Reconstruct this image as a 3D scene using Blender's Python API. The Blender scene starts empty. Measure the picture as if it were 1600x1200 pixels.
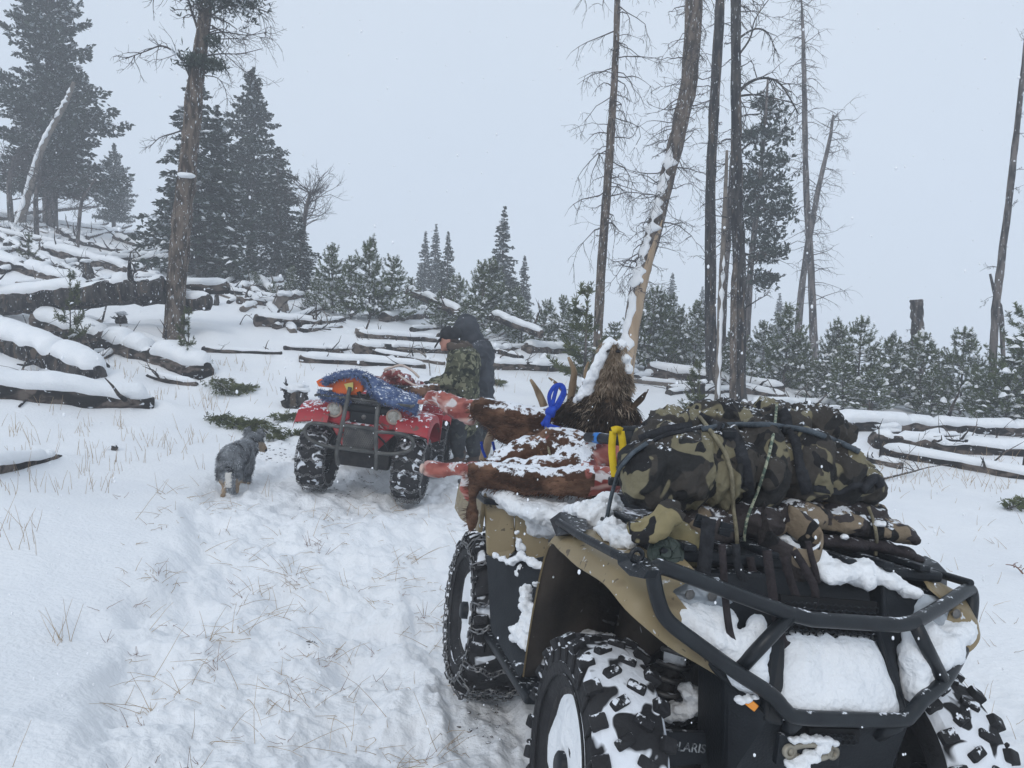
import bpy, bmesh, math, random
import numpy as np
from mathutils import Vector, Matrix, noise as mn, Euler
sc = bpy.context.scene
rnd = random.Random(7)
# ------------------------------------------------------------------ camera
F = 1200.0; HOR = 520.0; CZ = 1.5
_p = math.atan((600 - HOR) / F); _r = math.radians(2)
FW = Vector((0, math.cos(_p), -math.sin(_p))); UP0 = Vector((0, math.sin(_p), math.cos(_p))); RT0 = Vector((1, 0, 0))
UP = UP0 * math.cos(_r) - RT0 * math.sin(_r); RT = RT0 * math.cos(_r) + UP0 * math.sin(_r)
CAM = Vector((0, 0, CZ))
cd = bpy.data.cameras.new('camera'); cam = bpy.data.objects.new('camera', cd); sc.collection.objects.link(cam)
cd.sensor_width = 36; cd.lens = F / 1600 * 36; cd.clip_start = 0.05; cd.clip_end = 3000
cam.matrix_world = Matrix(((RT.x, UP.x, -FW.x, 0), (RT.y, UP.y, -FW.y, 0), (RT.z, UP.z, -FW.z, CZ), (0, 0, 0, 1)))
sc.camera = cam
# ------------------------------------------------------------------ sky, sun, exposure
W = bpy.data.worlds.new("World"); sc.world = W; W.use_nodes = True
wn = W.node_tree; wn.nodes.clear()
out = wn.nodes.new('ShaderNodeOutputWorld'); add = wn.nodes.new('ShaderNodeAddShader')
b1 = wn.nodes.new('ShaderNodeBackground'); b2 = wn.nodes.new('ShaderNodeBackground')
sky = wn.nodes.new('ShaderNodeTexSky'); sky.sky_type = 'NISHITA'; sky.sun_disc = False
sky.sun_elevation = math.radians(38); sky.sun_rotation = math.radians(200); sky.air_density = 1.0; sky.dust_density = 3.0
b1.inputs[1].default_value = 0.02
wn.links.new(sky.outputs[0], b1.inputs[0])
tc = wn.nodes.new('ShaderNodeTexCoord'); nz = wn.nodes.new('ShaderNodeTexNoise'); nz.inputs['Scale'].default_value = 1.3; nz.inputs['Detail'].default_value = 3
cr = wn.nodes.new('ShaderNodeValToRGB'); cr.color_ramp.elements[0].position = 0.3; cr.color_ramp.elements[1].position = 0.75
cr.color_ramp.elements[0].color = (0.56, 0.64, 0.725, 1); cr.color_ramp.elements[1].color = (0.68, 0.745, 0.815, 1)
wn.links.new(tc.outputs['Generated'], nz.inputs['Vector']); wn.links.new(nz.outputs[0], cr.inputs[0]); wn.links.new(cr.outputs[0], b2.inputs[0])
b2.inputs[1].default_value = 0.92
wn.links.new(b1.outputs[0], add.inputs[0]); wn.links.new(b2.outputs[0], add.inputs[1]); wn.links.new(add.outputs[0], out.inputs[0])
sd = bpy.data.lights.new('sun', 'SUN'); sd.energy = 0.8; sd.angle = math.radians(20); sd.color = (1, 0.98, 0.95)
sun = bpy.data.objects.new('sun', sd); sc.collection.objects.link(sun)
_az = math.radians(200); _el = math.radians(38)
sun.rotation_euler = Vector((math.sin(_az) * math.cos(_el), math.cos(_az) * math.cos(_el), math.sin(_el))).to_track_quat('Z', 'Y').to_euler()
sc.view_settings.view_transform = 'Standard'; sc.view_settings.look = 'None'; sc.view_settings.exposure = 0.16; sc.view_settings.gamma = 1
sc.cycles.max_bounces = 6; sc.cycles.volume_bounces = 2; sc.cycles.transparent_max_bounces = 8
# ------------------------------------------------------------------ picture <-> place
def ray(px, py): return (FW + RT * ((px - 800) / F) - UP * ((py - 600) / F))
def pt(px, py, D):
    r = ray(px, py); return CAM + r * (D / r.y)
# ------------------------------------------------------------------ terrain height
_PX = [-500, 0, 400, 800, 1200, 1600, 2100]
_rows = [(2.5, None, [.25, .14, .06, 0, -.04, -.12, -.2]), (5, None, [.5, .27, .1, .0, -.05, -.12, -.2]),
 (7, [600, 715, 763, 775, 785, 800, 810], None), (10, [480, 600, 655, 660, 690, 715, 735], None),
 (13, [400, 520, 540, 600, 640, 670, 690], None), (16, [330, 440, 480, 552, 612, 645, 665], None),
 (20, [260, 390, 440, 532, 592, 622, 640], None), (25, [220, 345, 418, 517, 582, 612, 630], None),
 (32, [200, 328, 412, 510, 577, 609, 625], None), (45, [200, 335, 420, 517, 582, 613, 630], None),
 (80, [220, 350, 435, 528, 592, 622, 640], None), (200, [300, 420, 490, 550, 605, 632, 650], None)]
_T = []
for D, ys, zs in _rows:
    us, ss = [], []
    for i, px in enumerate(_PX):
        if ys: q = pt(px, ys[i], D); us.append(q.x / D); ss.append((q.z - CZ) / D)
        else: us.append((px - 800) / F); ss.append((zs[i] - CZ) / D)
    _T.append((math.log(D), np.array(us), np.array(ss)))
_UG = np.linspace(-1.6, 1.6, 161)
_SG = []
for l, us, ss in _T:
    g = np.interp(_UG, us, ss); k = np.ones(17) / 17; g = np.convolve(np.pad(g, 8, mode='edge'), k, 'valid'); _SG.append(g)
_SG = np.array(_SG); _LD = np.array([t[0] for t in _T])
# resample rows smoothly in log distance
_LF = np.linspace(_LD[0], _LD[-1], 160)
_SF = np.array([np.interp(_LF, _LD, _SG[:, j]) for j in range(161)]).T
_k = np.array([1, 2, 3, 2, 1.]) / 9
for _ in range(2): _SF = np.apply_along_axis(lambda c: np.convolve(np.pad(c, 2, mode='edge'), _k, 'valid'), 0, _SF)
def hbase(x, y):
    x = np.asarray(x, float); y = np.asarray(y, float)
    D = np.clip(y, 2.5, 200.0); u = np.clip(x / D, -1.6, 1.6)
    a = (np.log(D) - _LF[0]) / (_LF[1] - _LF[0]); i = np.clip(a.astype(int), 0, 158); fa = np.clip(a - i, 0, 1)
    b = (u + 1.6) / (_UG[1] - _UG[0]); j = np.clip(b.astype(int), 0, 159); fb = np.clip(b - j, 0, 1)
    s = (_SF[i, j] * (1 - fb) + _SF[i, j + 1] * fb) * (1 - fa) + (_SF[i + 1, j] * (1 - fb) + _SF[i + 1, j + 1] * fb) * fa
    return CZ + s * D
def vnoise(x, y, seed=0):
    xi = np.floor(x).astype(np.int64); yi = np.floor(y).astype(np.int64); fx = x - xi; fy = y - yi
    fx = fx * fx * (3 - 2 * fx); fy = fy * fy * (3 - 2 * fy)
    def h(a, b):
        n = (a * 374761393 + b * 668265263 + seed * 1442695041) & 0x7fffffff
        n = ((n ^ (n >> 13)) * 1274126177) & 0x7fffffff
        return ((n ^ (n >> 16)) & 0xffff) / 65535.0
    return (h(xi, yi) * (1 - fx) + h(xi + 1, yi) * fx) * (1 - fy) + (h(xi, yi + 1) * (1 - fx) + h(xi + 1, yi + 1) * fx) * fy - .5
def fbm(x, y, o=4, seed=0):
    s = 0; a = 1.
    for k in range(o): s = s + a * vnoise(x * 2 ** k + 17.3 * k, y * 2 ** k, seed + k); a *= .5
    return s
def sst(a, b, x): t = np.clip((x - a) / (b - a), 0, 1); return t * t * (3 - 2 * t)
def seg_d(x, y, a, b):
    ax, ay = a; bx, by = b; t = np.clip(((x - ax) * (bx - ax) + (y - ay) * (by - ay)) / ((bx - ax) ** 2 + (by - ay) ** 2), 0, 1)
    return np.hypot(x - ax - t * (bx - ax), y - ay - t * (by - ay)), t
BUMPS = []   # (x, y, radius, height) drifts and dents
DRIFT = []; RUTS = []    # (p, q, half width, depth)
def height(x, y, fine=True):
    x = np.asarray(x, float); y = np.asarray(y, float)
    z = hbase(x, y)
    z = z + .10 * fbm(x * .35, y * .35, 3, 5) * sst(4, 12, np.hypot(x, y))
    if fine:
        r = np.hypot(x, y)
        # undisturbed edge runs from lower left up towards the far vehicle
        ex = -1.42 - (y - 2.6) * .28 + .16 * vnoise(y * .9, y * 0 + 1, 13) + .10 * vnoise(y * 2.2, y * 0 + 3, 3) + .03 * vnoise(y * 9, y * 0, 8)
        tr = sst(-.09, .09, x - ex + .08 * vnoise(x * 6, y * 6, 19)) * (1 - sst(9.5, 10.5, y)) * (1 - sst(2.2, 3.0, x))
        z = z - .06 * tr * (1 - sst(6, 8.5, y)) * sst(1.0, 2.2, y) * (.45 + 1.1 * np.clip(vnoise(x * 0 + y * 1.7, y * 0, 77) + .5, 0, 1))
        z = z + tr * (.050 * fbm(x * 2.6, y * 2.6, 2, 11) + .040 * fbm(x * 7.5, y * 7.5, 3, 21) + .022 * fbm(x * 22, y * 22, 2, 23))
        lump = np.clip(vnoise(x * 13, y * 13, 31) + .1 * 0, 0, 1) * np.clip(fbm(x * 2.1, y * 2.1, 2, 41) + .25, 0, 1)
        z = z + tr * .085 * lump + tr * .035 * np.clip(vnoise(x * 27, y * 27, 37) - .12, 0, 1)
        z = z + (1 - tr) * (.035 * fbm(x * 1.2, y * 1.2, 3, 51) + .006 * fbm(x * 9, y * 9, 2, 52))
        for a, b, w, dp in RUTS:
            d, t = seg_d(x, y, a, b); d = d + .03 * vnoise(x * 6, y * 6, 61)
            z = z - dp * (1 - sst(w * .7, w, d)) * (.45 + vnoise(x * 2.3, y * 2.3, 91)) + dp * .35 * np.exp(-((d - w * 1.25) / (w * .35)) ** 2)
    if fine:
        dz = 0 * z
        for a, b, w, h in DRIFT:
            d, t = seg_d(x, y, a, b); q = h * np.exp(-(d / w) ** 2) * (1 + .5 * vnoise(x * 3, y * 3, 71)); dz = np.maximum(dz, q)
        z = z + dz * .6
    for bx, by, br, bh in BUMPS:
        z = z + bh * np.exp(-((x - bx) ** 2 + (y - by) ** 2) / br ** 2)
    return z
def hz(x, y): return float(height(np.array([x]), np.array([y]))[0])
_tt = np.exp(np.linspace(math.log(1.2), math.log(120), 900))
def hit(px, py):
    """where the sight line of a picture point meets the ground"""
    r = ray(px, py); X = r.x / r.y * _tt; Z = CZ + r.z / r.y * _tt
    g = height(X, _tt, False); k = np.nonzero(Z < g)[0]
    D = _tt[k[0]] if len(k) else 40.0
    return Vector((r.x / r.y * D, D, hz(r.x / r.y * D, D)))
def gx(px, D):
    q = pt(px, 600, D)
    for _ in range(4):
        z = hz(q.x, D); py = 600 - F * ((Vector((q.x, D, z)) - CAM).dot(UP)) / ((Vector((q.x, D, z)) - CAM).dot(FW)); q = pt(px, py, D)
    return Vector((q.x, D, hz(q.x, D)))
# ------------------------------------------------------------------ objects
def tag(o, label=None, cat=None, group=None, kind=None):
    if label: o['label'] = label
    if cat: o['category'] = cat
    if group: o['group'] = group
    if kind: o['kind'] = kind
    return o
def root(name, label, cat, mw=None, group=None):
    o = bpy.data.objects.new(name, None); sc.collection.objects.link(o); o.empty_display_size = .1
    if mw is not None:
        if isinstance(mw, Vector): mw = Matrix.Translation(mw)
        o.matrix_world = mw
    return tag(o, label, cat, group)
def mobj(name, V, Fc, mats, parent=None, mi=None, smooth=True, world=False):
    me = bpy.data.meshes.new(name)
    V = [tuple(v) for v in V] if not isinstance(V, np.ndarray) else V
    if world and parent is not None:
        M = parent.matrix_basis.inverted(); V = [tuple(M @ Vector(v)) for v in V]
    if isinstance(V, np.ndarray): V = V.tolist()
    me.from_pydata(V, [], Fc)
    if not isinstance(mats, (list, tuple)): mats = [mats]
    for m in mats: me.materials.append(m)
    if mi is not None: me.polygons.foreach_set('material_index', mi)
    if smooth: me.polygons.foreach_set('use_smooth', [True] * len(me.polygons))
    me.update()
    o = bpy.data.objects.new(name, me); sc.collection.objects.link(o)
    if parent is not None: o.parent = parent
    return o
class MB:
    def __init__(s, M=None): s.v = []; s.f = []; s.m = []; s.cur = 0; s.M = M
    def _a(s, vs, fs):
        b = len(s.v)
        s.v += [(s.M @ Vector(v)) if s.M else Vector(v) for v in vs]
        s.f += [tuple(i + b for i in f) for f in fs]; s.m += [s.cur] * len(fs)
    def box(s, c, size, rot=None, bev=0.0):
        hx, hy, hzz = [k / 2 for k in size]; c = Vector(c)
        Rm = rot if rot is not None else Matrix.Identity(3)
        if isinstance(Rm, Euler): Rm = Rm.to_matrix()
        bm = bmesh.new(); bmesh.ops.create_cube(bm, size=1)
        for v in bm.verts: v.co = Vector((v.co.x * 2 * hx, v.co.y * 2 * hy, v.co.z * 2 * hzz))
        if bev > 0: bmesh.ops.bevel(bm, geom=list(bm.edges), offset=bev, segments=2, affect='EDGES', profile=.6)
        bm.verts.index_update()
        s._a([c + Rm @ v.co for v in bm.verts], [[v.index for v in f.verts] for f in bm.faces]); bm.free(); return s
    def tube(s, pts, rad, seg=8, caps=True, flat=1.0, nz=0.0, seed=0):
        pts = [Vector(p) for p in pts]; n = len(pts)
        if not isinstance(rad, (list, tuple)): rad = [rad] * n
        vs = []; up = None
        for i, p in enumerate(pts):
            t = (pts[min(i + 1, n - 1)] - pts[max(i - 1, 0)])
            t = t.normalized() if t.length > 1e-9 else Vector((0, 0, 1))
            if up is None:
                up = Vector((0, 0, 1)) if abs(t.z) < .9 else Vector((0, 1, 0))
            a = t.cross(up); a = a.normalized() if a.length > 1e-6 else t.orthogonal().normalized()
            b = a.cross(t).normalized(); up = b
            for k in range(seg):
                th = 2 * math.pi * k / seg; r = rad[i]
                if nz: r *= 1 + nz * mn.noise(Vector((math.cos(th) * 1.7 + seed, math.sin(th) * 1.7, i * .55 + seed)))
                vs.append(p + a * (math.cos(th) * r) + b * (math.sin(th) * r * flat))
        fs = []
        for i in range(n - 1):
            for k in range(seg):
                k2 = (k + 1) % seg; fs.append((i * seg + k, i * seg + k2, (i + 1) * seg + k2, (i + 1) * seg + k))
        if caps: fs.append(tuple(range(seg - 1, -1, -1))); fs.append(tuple((n - 1) * seg + k for k in range(seg)))
        s._a(vs, fs); return s
    def ico(s, c, r, sub=1, scale=(1, 1, 1), nz=0.0, rot=None, seed=0):
        bm = bmesh.new(); bmesh.ops.create_icosphere(bm, subdivisions=sub, radius=1); c = Vector(c)
        Rm = rot.to_matrix() if isinstance(rot, Euler) else (rot or Matrix.Identity(3)); vs = []
        for v in bm.verts:
            k = r * (1 + (nz * mn.noise(v.co * 1.6 + Vector((seed, seed * .7, c.x * 3))) if nz else 0))
            vs.append(c + Rm @ Vector((v.co.x * k * scale[0], v.co.y * k * scale[1], v.co.z * k * scale[2])))
        bm.verts.index_update(); s._a(vs, [[v.index for v in f.verts] for f in bm.faces]); bm.free(); return s
    def lathe(s, prof, c, ax=(0, 0, 1), seg=32, sq=None):
        ax = Vector(ax).normalized(); a = ax.orthogonal().normalized(); b = ax.cross(a); c = Vector(c); vs = []; n = len(prof)
        for (r, h) in prof:
            for k in range(seg):
                th = 2 * math.pi * k / seg; vs.append(c + ax * h + (a * math.cos(th) + b * math.sin(th)) * r)
        fs = [(i * seg + k, i * seg + (k + 1) % seg, (i + 1) * seg + (k + 1) % seg, (i + 1) * seg + k) for i in range(n - 1) for k in range(seg)]
        s._a(vs, fs); return s
    def prism(s, poly, off, bev=0):
        """outline of 3D points extruded by the vector off"""
        off = Vector(off); n = len(poly); P = [Vector(p) for p in poly]
        s._a(P + [p + off for p in P], [tuple(range(n)), tuple(range(2 * n - 1, n - 1, -1))] + [(i, i + n, (i + 1) % n + n, (i + 1) % n) for i in range(n)]); return s
    def grid(s, P, thick=None):
        """rows of points -> sheet, optionally given a thickness vector"""
        r = len(P); c = len(P[0]); vs = [Vector(p) for row in P for p in row]
        fs = [(i * c + j, i * c + j + 1, (i + 1) * c + j + 1, (i + 1) * c + j) for i in range(r - 1) for j in range(c - 1)]
        if thick is None: s._a(vs, fs); return s
        t = Vector(thick); n = r * c; vs += [v + t for v in vs]
        fs += [tuple(k + n for k in reversed(f)) for f in fs]
        ring = [j for j in range(c)] + [i * c + c - 1 for i in range(1, r)] + [(r - 1) * c + j for j in range(c - 2, -1, -1)] + [i * c for i in range(r - 2, 0, -1)]
        for k in range(len(ring)):
            a, b = ring[k], ring[(k + 1) % len(ring)]; fs.append((b, a, a + n, b + n))
        s._a(vs, fs); return s
    def build(s, name, mats, parent=None, smooth=True, world=False, bev=0, sub=0, auto=None):
        o = mobj(name, s.v, s.f, mats, parent, s.m, smooth, world)
        if bev:
            md = o.modifiers.new('bevel', 'BEVEL'); md.width = bev; md.segments = 2; md.limit_method = 'ANGLE'; md.angle_limit = math.radians(35)
        if sub:
            md = o.modifiers.new('sub', 'SUBSURF'); md.levels = sub; md.render_levels = sub
        if auto is not None: sharp(o, auto)
        return o
def sharp(o, deg=35):
    me = o.data; bm = bmesh.new(); bm.from_mesh(me)
    for e in bm.edges:
        if len(e.link_faces) == 2 and e.calc_face_angle(0) > math.radians(deg): e.smooth = False
    bm.to_mesh(me); bm.free()
def blend(name, mb, voxel, mats, parent=None, smooth=6, world=False, disp=None, dec=None, sfac=.5):
    """fuse overlapping closed shapes into one continuous skin"""
    o = mobj(name, mb.v, mb.f, mats, parent, None, True, world)
    m = o.modifiers.new('r', 'REMESH'); m.mode = 'VOXEL'; m.voxel_size = voxel; m.use_smooth_shade = True
    if smooth:
        m = o.modifiers.new('s', 'SMOOTH'); m.iterations = smooth; m.factor = sfac
    dg = bpy.context.evaluated_depsgraph_get(); me = bpy.data.meshes.new_from_object(o.evaluated_get(dg))
    o.modifiers.clear(); old = o.data; o.data = me; bpy.data.meshes.remove(old); me.name = name
    if disp:
        me.update(); nn = [v.normal.copy() for v in me.vertices]
        for v, n in zip(me.vertices, nn): v.co += n * disp(v.co, n)
    if not len(me.materials):
        for mm in (mats if isinstance(mats, (list, tuple)) else [mats]): me.materials.append(mm)
    me.polygons.foreach_set('use_smooth', [True] * len(me.polygons)); me.update()
    return o
def capsule(mb, p, q, r0, r1, flat=1.0, seg=12):
    p = Vector(p); q = Vector(q); d = (q - p); L = max(d.length, 1e-4); d = d / L; pts = []; rr = []
    for k in range(5):
        a = math.pi / 2 * (1 - k / 4.0); pts.append(p - d * (r0 * math.sin(a))); rr.append(max(r0 * math.cos(a), 1e-4))
    for k in range(1, 5): pts.append(p.lerp(q, k / 5)); rr.append(r0 + (r1 - r0) * k / 5)
    for k in range(5):
        a = math.pi / 2 * k / 4.0; pts.append(q + d * (r1 * math.sin(a))); rr.append(max(r1 * math.cos(a), 1e-4))
    mb.tube(pts, rr, seg, True, flat)
def crv(P, n=6):
    """smooth curve through points"""
    P = [Vector(p) for p in P]; o = []
    for i in range(len(P) - 1):
        a = P[max(i - 1, 0)]; b = P[i]; c = P[i + 1]; d = P[min(i + 2, len(P) - 1)]
        for k in range(n):
            t = k / n; o.append(.5 * ((2 * b) + (c - a) * t + (2 * a - 5 * b + 4 * c - d) * t * t + (3 * b - a - 3 * c + d) * t ** 3))
    o.append(P[-1]); return o
# ------------------------------------------------------------------ materials
def _n(nt, k, **kw):
    n = nt.nodes.new(k)
    for a, b in kw.items():
        if a.startswith('i_'): n.inputs[a[2:].replace('_', ' ')].default_value = b
        else: setattr(n, a, b)
    return n
def mat(name, c1, c2=None, scale=6, rough=.7, bump=.15, bscale=None, stretch=(1, 1, 1), snow=0.0, sscale=18, metal=0, pos=(.35, .65), const=False, extra=None, spec=.3, detail=4, dist=0, coat=0, trans=0):
    m = bpy.data.materials.new(name); m.use_nodes = True; nt = m.node_tree; B = nt.nodes['Principled BSDF']
    L = nt.links.new; c4 = lambda c: (c[0], c[1], c[2], 1)
    tc = _n(nt, 'ShaderNodeTexCoord'); mp = _n(nt, 'ShaderNodeMapping'); mp.inputs['Scale'].default_value = stretch; L(tc.outputs['Object'], mp.inputs[0])
    nz = _n(nt, 'ShaderNodeTexNoise', i_Scale=scale, i_Detail=detail, i_Distortion=dist); L(mp.outputs[0], nz.inputs['Vector'])
    cr = _n(nt, 'ShaderNodeValToRGB'); e = cr.color_ramp.elements; e[0].position, e[1].position = pos
    e[0].color = c4(c1); e[1].color = c4(c2 if c2 else c1)
    if const: cr.color_ramp.interpolation = 'CONSTANT'
    L(nz.outputs[0], cr.inputs[0]); col = cr.outputs[0]
    if extra:                                    # further blotches: (colour, scale, threshold, softness)
        for k, (c, s_, th, sf) in enumerate(extra):
            n2 = _n(nt, 'ShaderNodeTexNoise', i_Scale=s_, i_Detail=1.5, i_Distortion=.6); ma = _n(nt, 'ShaderNodeMapping'); ma.inputs['Location'].default_value = (k * 7.3 + 3, k * 3.1, k * 5.7)
            L(mp.outputs[0], ma.inputs[0]); L(ma.outputs[0], n2.inputs['Vector'])
            mr = _n(nt, 'ShaderNodeMapRange'); mr.inputs[1].default_value = th; mr.inputs[2].default_value = th + sf; L(n2.outputs[0], mr.inputs[0])
            mx = _n(nt, 'ShaderNodeMix', data_type='RGBA'); L(mr.outputs[0], mx.inputs[0]); L(col, mx.inputs[6]); mx.inputs[7].default_value = c4(c); col = mx.outputs[2]
    rg = None
    if snow > 0:
        ge = _n(nt, 'ShaderNodeNewGeometry'); sx = _n(nt, 'ShaderNodeSeparateXYZ'); L(ge.outputs['Normal'], sx.inputs[0])
        n3 = _n(nt, 'ShaderNodeTexNoise', i_Scale=sscale, i_Detail=5, i_Roughness=.62); L(tc.outputs['Object'], n3.inputs['Vector'])
        a = _n(nt, 'ShaderNodeMath', operation='MULTIPLY_ADD'); L(sx.outputs[2], a.inputs[0]); a.inputs[1].default_value = .42; L(n3.outputs[0], a.inputs[2])
        mr = _n(nt, 'ShaderNodeMapRange'); mr.inputs[1].default_value = 1.02 - snow * .5; mr.inputs[2].default_value = 1.08 - snow * .5; L(a.outputs[0], mr.inputs[0])
        mx = _n(nt, 'ShaderNodeMix', data_type='RGBA'); L(mr.outputs[0], mx.inputs[0]); L(col, mx.inputs[6]); mx.inputs[7].default_value = (.8, .83, .88, 1); col = mx.outputs[2]
        rg = _n(nt, 'ShaderNodeMapRange'); L(mr.outputs[0], rg.inputs[0]); rg.inputs[3].default_value = rough; rg.inputs[4].default_value = .8; L(rg.outputs[0], B.inputs['Roughness'])
    L(col, B.inputs['Base Color'])
    if rg is None: B.inputs['Roughness'].default_value = rough
    B.inputs['Metallic'].default_value = metal; B.inputs['Specular IOR Level'].default_value = spec
    if coat: B.inputs['Coat Weight'].default_value = coat
    if trans: B.inputs['Transmission Weight'].default_value = trans
    if bump:
        nb = _n(nt, 'ShaderNodeTexNoise', i_Scale=bscale or scale * 4, i_Detail=4); L(mp.outputs[0], nb.inputs['Vector'])
        bp = _n(nt, 'ShaderNodeBump'); bp.inputs['Strength'].default_value = bump; bp.inputs['Distance'].default_value = .02; L(nb.outputs[0], bp.inputs['Height']); L(bp.outputs[0], B.inputs['Normal'])
    return m
M_SNOWG = mat('ground snow', (.82, .84, .87), (.87, .885, .905), scale=1.2, rough=.75, bump=.6, bscale=38, spec=.2)
M_SNOW = mat('snow', (.82, .845, .875), (.87, .885, .905), scale=6, rough=.75, bump=.6, bscale=48, spec=.2)
FLK = ((.62, .65, .69), 50, .675, .03)
M_BARK = mat('grey bark', (.035, .032, .032), (.15, .13, .12), scale=11, bump=1, bscale=30, stretch=(1, 1, .22), rough=.9, snow=.22, sscale=30, spec=.05, pos=(.42, .58), extra=[FLK])
M_BARKD = mat('charred bark', (.010, .010, .012), (.06, .055, .052), scale=11, bump=1, bscale=28, stretch=(1, 1, .22), rough=.9, snow=.16, sscale=34, spec=.05, pos=(.42, .6), extra=[((.09, .07, .055), 9, .6, .04), FLK])
M_BARKB = mat('brown bark', (.042, .033, .027), (.145, .115, .092), scale=14, bump=1, bscale=34, stretch=(1, 1, .28), rough=.9, snow=.26, sscale=40, spec=.05, pos=(.42, .58), extra=[((.6, .63, .67), 58, .655, .03)])
M_WOOD = mat('weathered wood', (.10, .085, .075), (.22, .19, .16), scale=5, bump=.5, bscale=30, stretch=(1, 1, 1), rough=.85, snow=.2, sscale=26, spec=.1)
M_LOG = mat('fallen log wood', (.028, .023, .02), (.13, .105, .09), scale=16, bump=1, bscale=30, rough=.9, snow=.14, sscale=22, spec=.05, pos=(.42, .58), stretch=(.3, 1, 1), extra=[((.012, .011, .011), 4, .53, .06), ((.6, .63, .67), 22, .68, .03)])
M_BARE = mat('bare pale wood', (.34, .24, .15), (.46, .34, .23), scale=6, bump=.3, bscale=30, stretch=(1, 1, .2), rough=.7, spec=.15)
M_TWIG = mat('dead twigs', (.03, .026, .026), (.07, .06, .058), scale=9, bump=0, rough=.9, snow=.12, spec=.1)
M_NEED = mat('spruce needles', (.022, .035, .026), (.045, .062, .045), scale=2.2, bump=0, rough=.75, snow=.0, spec=.05, extra=[((.62, .66, .7), 5.5, .60, .06)])
M_PINE = mat('young pine needles', (.04, .062, .02), (.11, .145, .05), scale=4, bump=0, rough=.7, spec=.05, extra=[((.78, .81, .85), 8, .60, .05)])
M_PINEG = mat('fresh pine needles', (.045, .06, .022), (.12, .135, .055), scale=4, bump=0, rough=.7, spec=.05)
M_GRASS = mat('dry grass', (.30, .20, .11), (.52, .39, .24), scale=4, bump=0, rough=.9, spec=.1)
M_WEED = mat('red brown weeds', (.16, .07, .045), (.28, .15, .09), scale=4, bump=0, rough=.9, spec=.1)
# ------------------------------------------------------------------ near vehicle frame (needed for its ruts)
def Rxyz(a, b, c): return (Matrix.Rotation(c, 4, 'Z') @ Matrix.Rotation(b, 4, 'Y') @ Matrix.Rotation(a, 4, 'X'))
AM = Matrix.Translation((.53, 2.66, -.045)) @ Rxyz(*[math.radians(k) for k in (-3.5, 6.5, 13.5)])
BMx = Matrix.Translation((-1.281, 7.486, .006)) @ Rxyz(*[math.radians(k) for k in (1.0, 4.62, -4.29)])
def fit_ground(Mx, pts):
    for p in pts:
        w = Mx @ Vector(p); g = float(height(np.array([w.x]), np.array([w.y]), False)[0])
        BUMPS.append((w.x, w.y, .42, (w.z - g) * 1.0 + .025))
fit_ground(AM, [(s * .48, t * .673, .0) for s in (-1, 1) for t in (-1, 1)])
fit_ground(BMx, [(s * .42, t * .6, .0) for s in (-1, 1) for t in (-1, 1)])
_a = AM @ Vector((-.48, .7, 0)); _b = AM @ Vector((-.48, -.75, 0))
for s in (-.5, .5):
    a = AM @ Vector((s, -2.2, 0)); b = AM @ Vector((s, 5.0, 0)); RUTS.append(((a.x, a.y), (b.x, b.y), .17, .06))
for s in (-.42, .42):
    a = BMx @ Vector((s, -1.3, 0)); b = BMx @ Vector((s, 2.0, 0)); RUTS.append(((a.x, a.y), (b.x, b.y), .15, .04))
    RUTS.append(((a.x, a.y), (-.9 + s * 1.1, 1.4), .15, .03))
# footprints
for k in range(90):
    t = rnd.random(); x = -1.9 + 2.1 * rnd.random(); y = 3.2 + 4.5 * t
    BUMPS.append((x - y * .06, y, .07 + .05 * rnd.random(), -.03 - .045 * rnd.random()))
def ground():
    th = np.concatenate([np.linspace(-math.pi, -.82, 60, endpoint=False), np.linspace(-.82, .82, 660), np.linspace(.82, math.pi, 61)[1:-1]])
    r = np.concatenate([np.exp(np.linspace(math.log(.35), math.log(1.4), 24, endpoint=False)), np.exp(np.linspace(math.log(1.4), math.log(34), 640, endpoint=False)), np.exp(np.linspace(math.log(34), math.log(700), 40))])
    T, Rr = np.meshgrid(th, r); X = np.sin(T) * Rr; Y = np.cos(T) * Rr
    Z = height(X, Y)
    Z = Z - sst(120, 700, Rr) * 25
    n = len(th); V = np.stack([X, Y, Z], -1).reshape(-1, 3)
    me = bpy.data.meshes.new('snowy_ground'); nr = len(r)
    i = np.arange(nr - 1)[:, None]; j = np.arange(n)[None, :]; j2 = (j + 1) % n
    Q = np.stack([i * n + j + 0 * j2, i * n + j2, (i + 1) * n + j2, (i + 1) * n + j], -1).reshape(-1, 4)
    c0 = len(V); V = np.vstack([V, [[0, 0, float(Z[0].mean())]]])
    tri = np.stack([np.full(n, c0), (np.arange(n) + 1) % n, np.arange(n)], -1)
    me.vertices.add(len(V)); me.vertices.foreach_set('co', V.ravel())
    me.loops.add(Q.size + tri.size); me.loops.foreach_set('vertex_index', np.concatenate([Q[:, ::-1].ravel(), tri.ravel()]).astype(np.int32))
    me.polygons.add(len(Q) + len(tri))
    ls = np.concatenate([np.arange(len(Q)) * 4, len(Q) * 4 + np.arange(len(tri)) * 3]).astype(np.int32)
    me.polygons.foreach_set('loop_start', ls); me.polygons.foreach_set('loop_total', np.concatenate([np.full(len(Q), 4), np.full(len(tri), 3)]).astype(np.int32))
    me.update(calc_edges=True); me.polygons.foreach_set('use_smooth', [True] * len(me.polygons)); me.materials.append(M_SNOWG)
    o = bpy.data.objects.new('snowy_ground', me); sc.collection.objects.link(o); tag(o, kind='structure')
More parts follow.
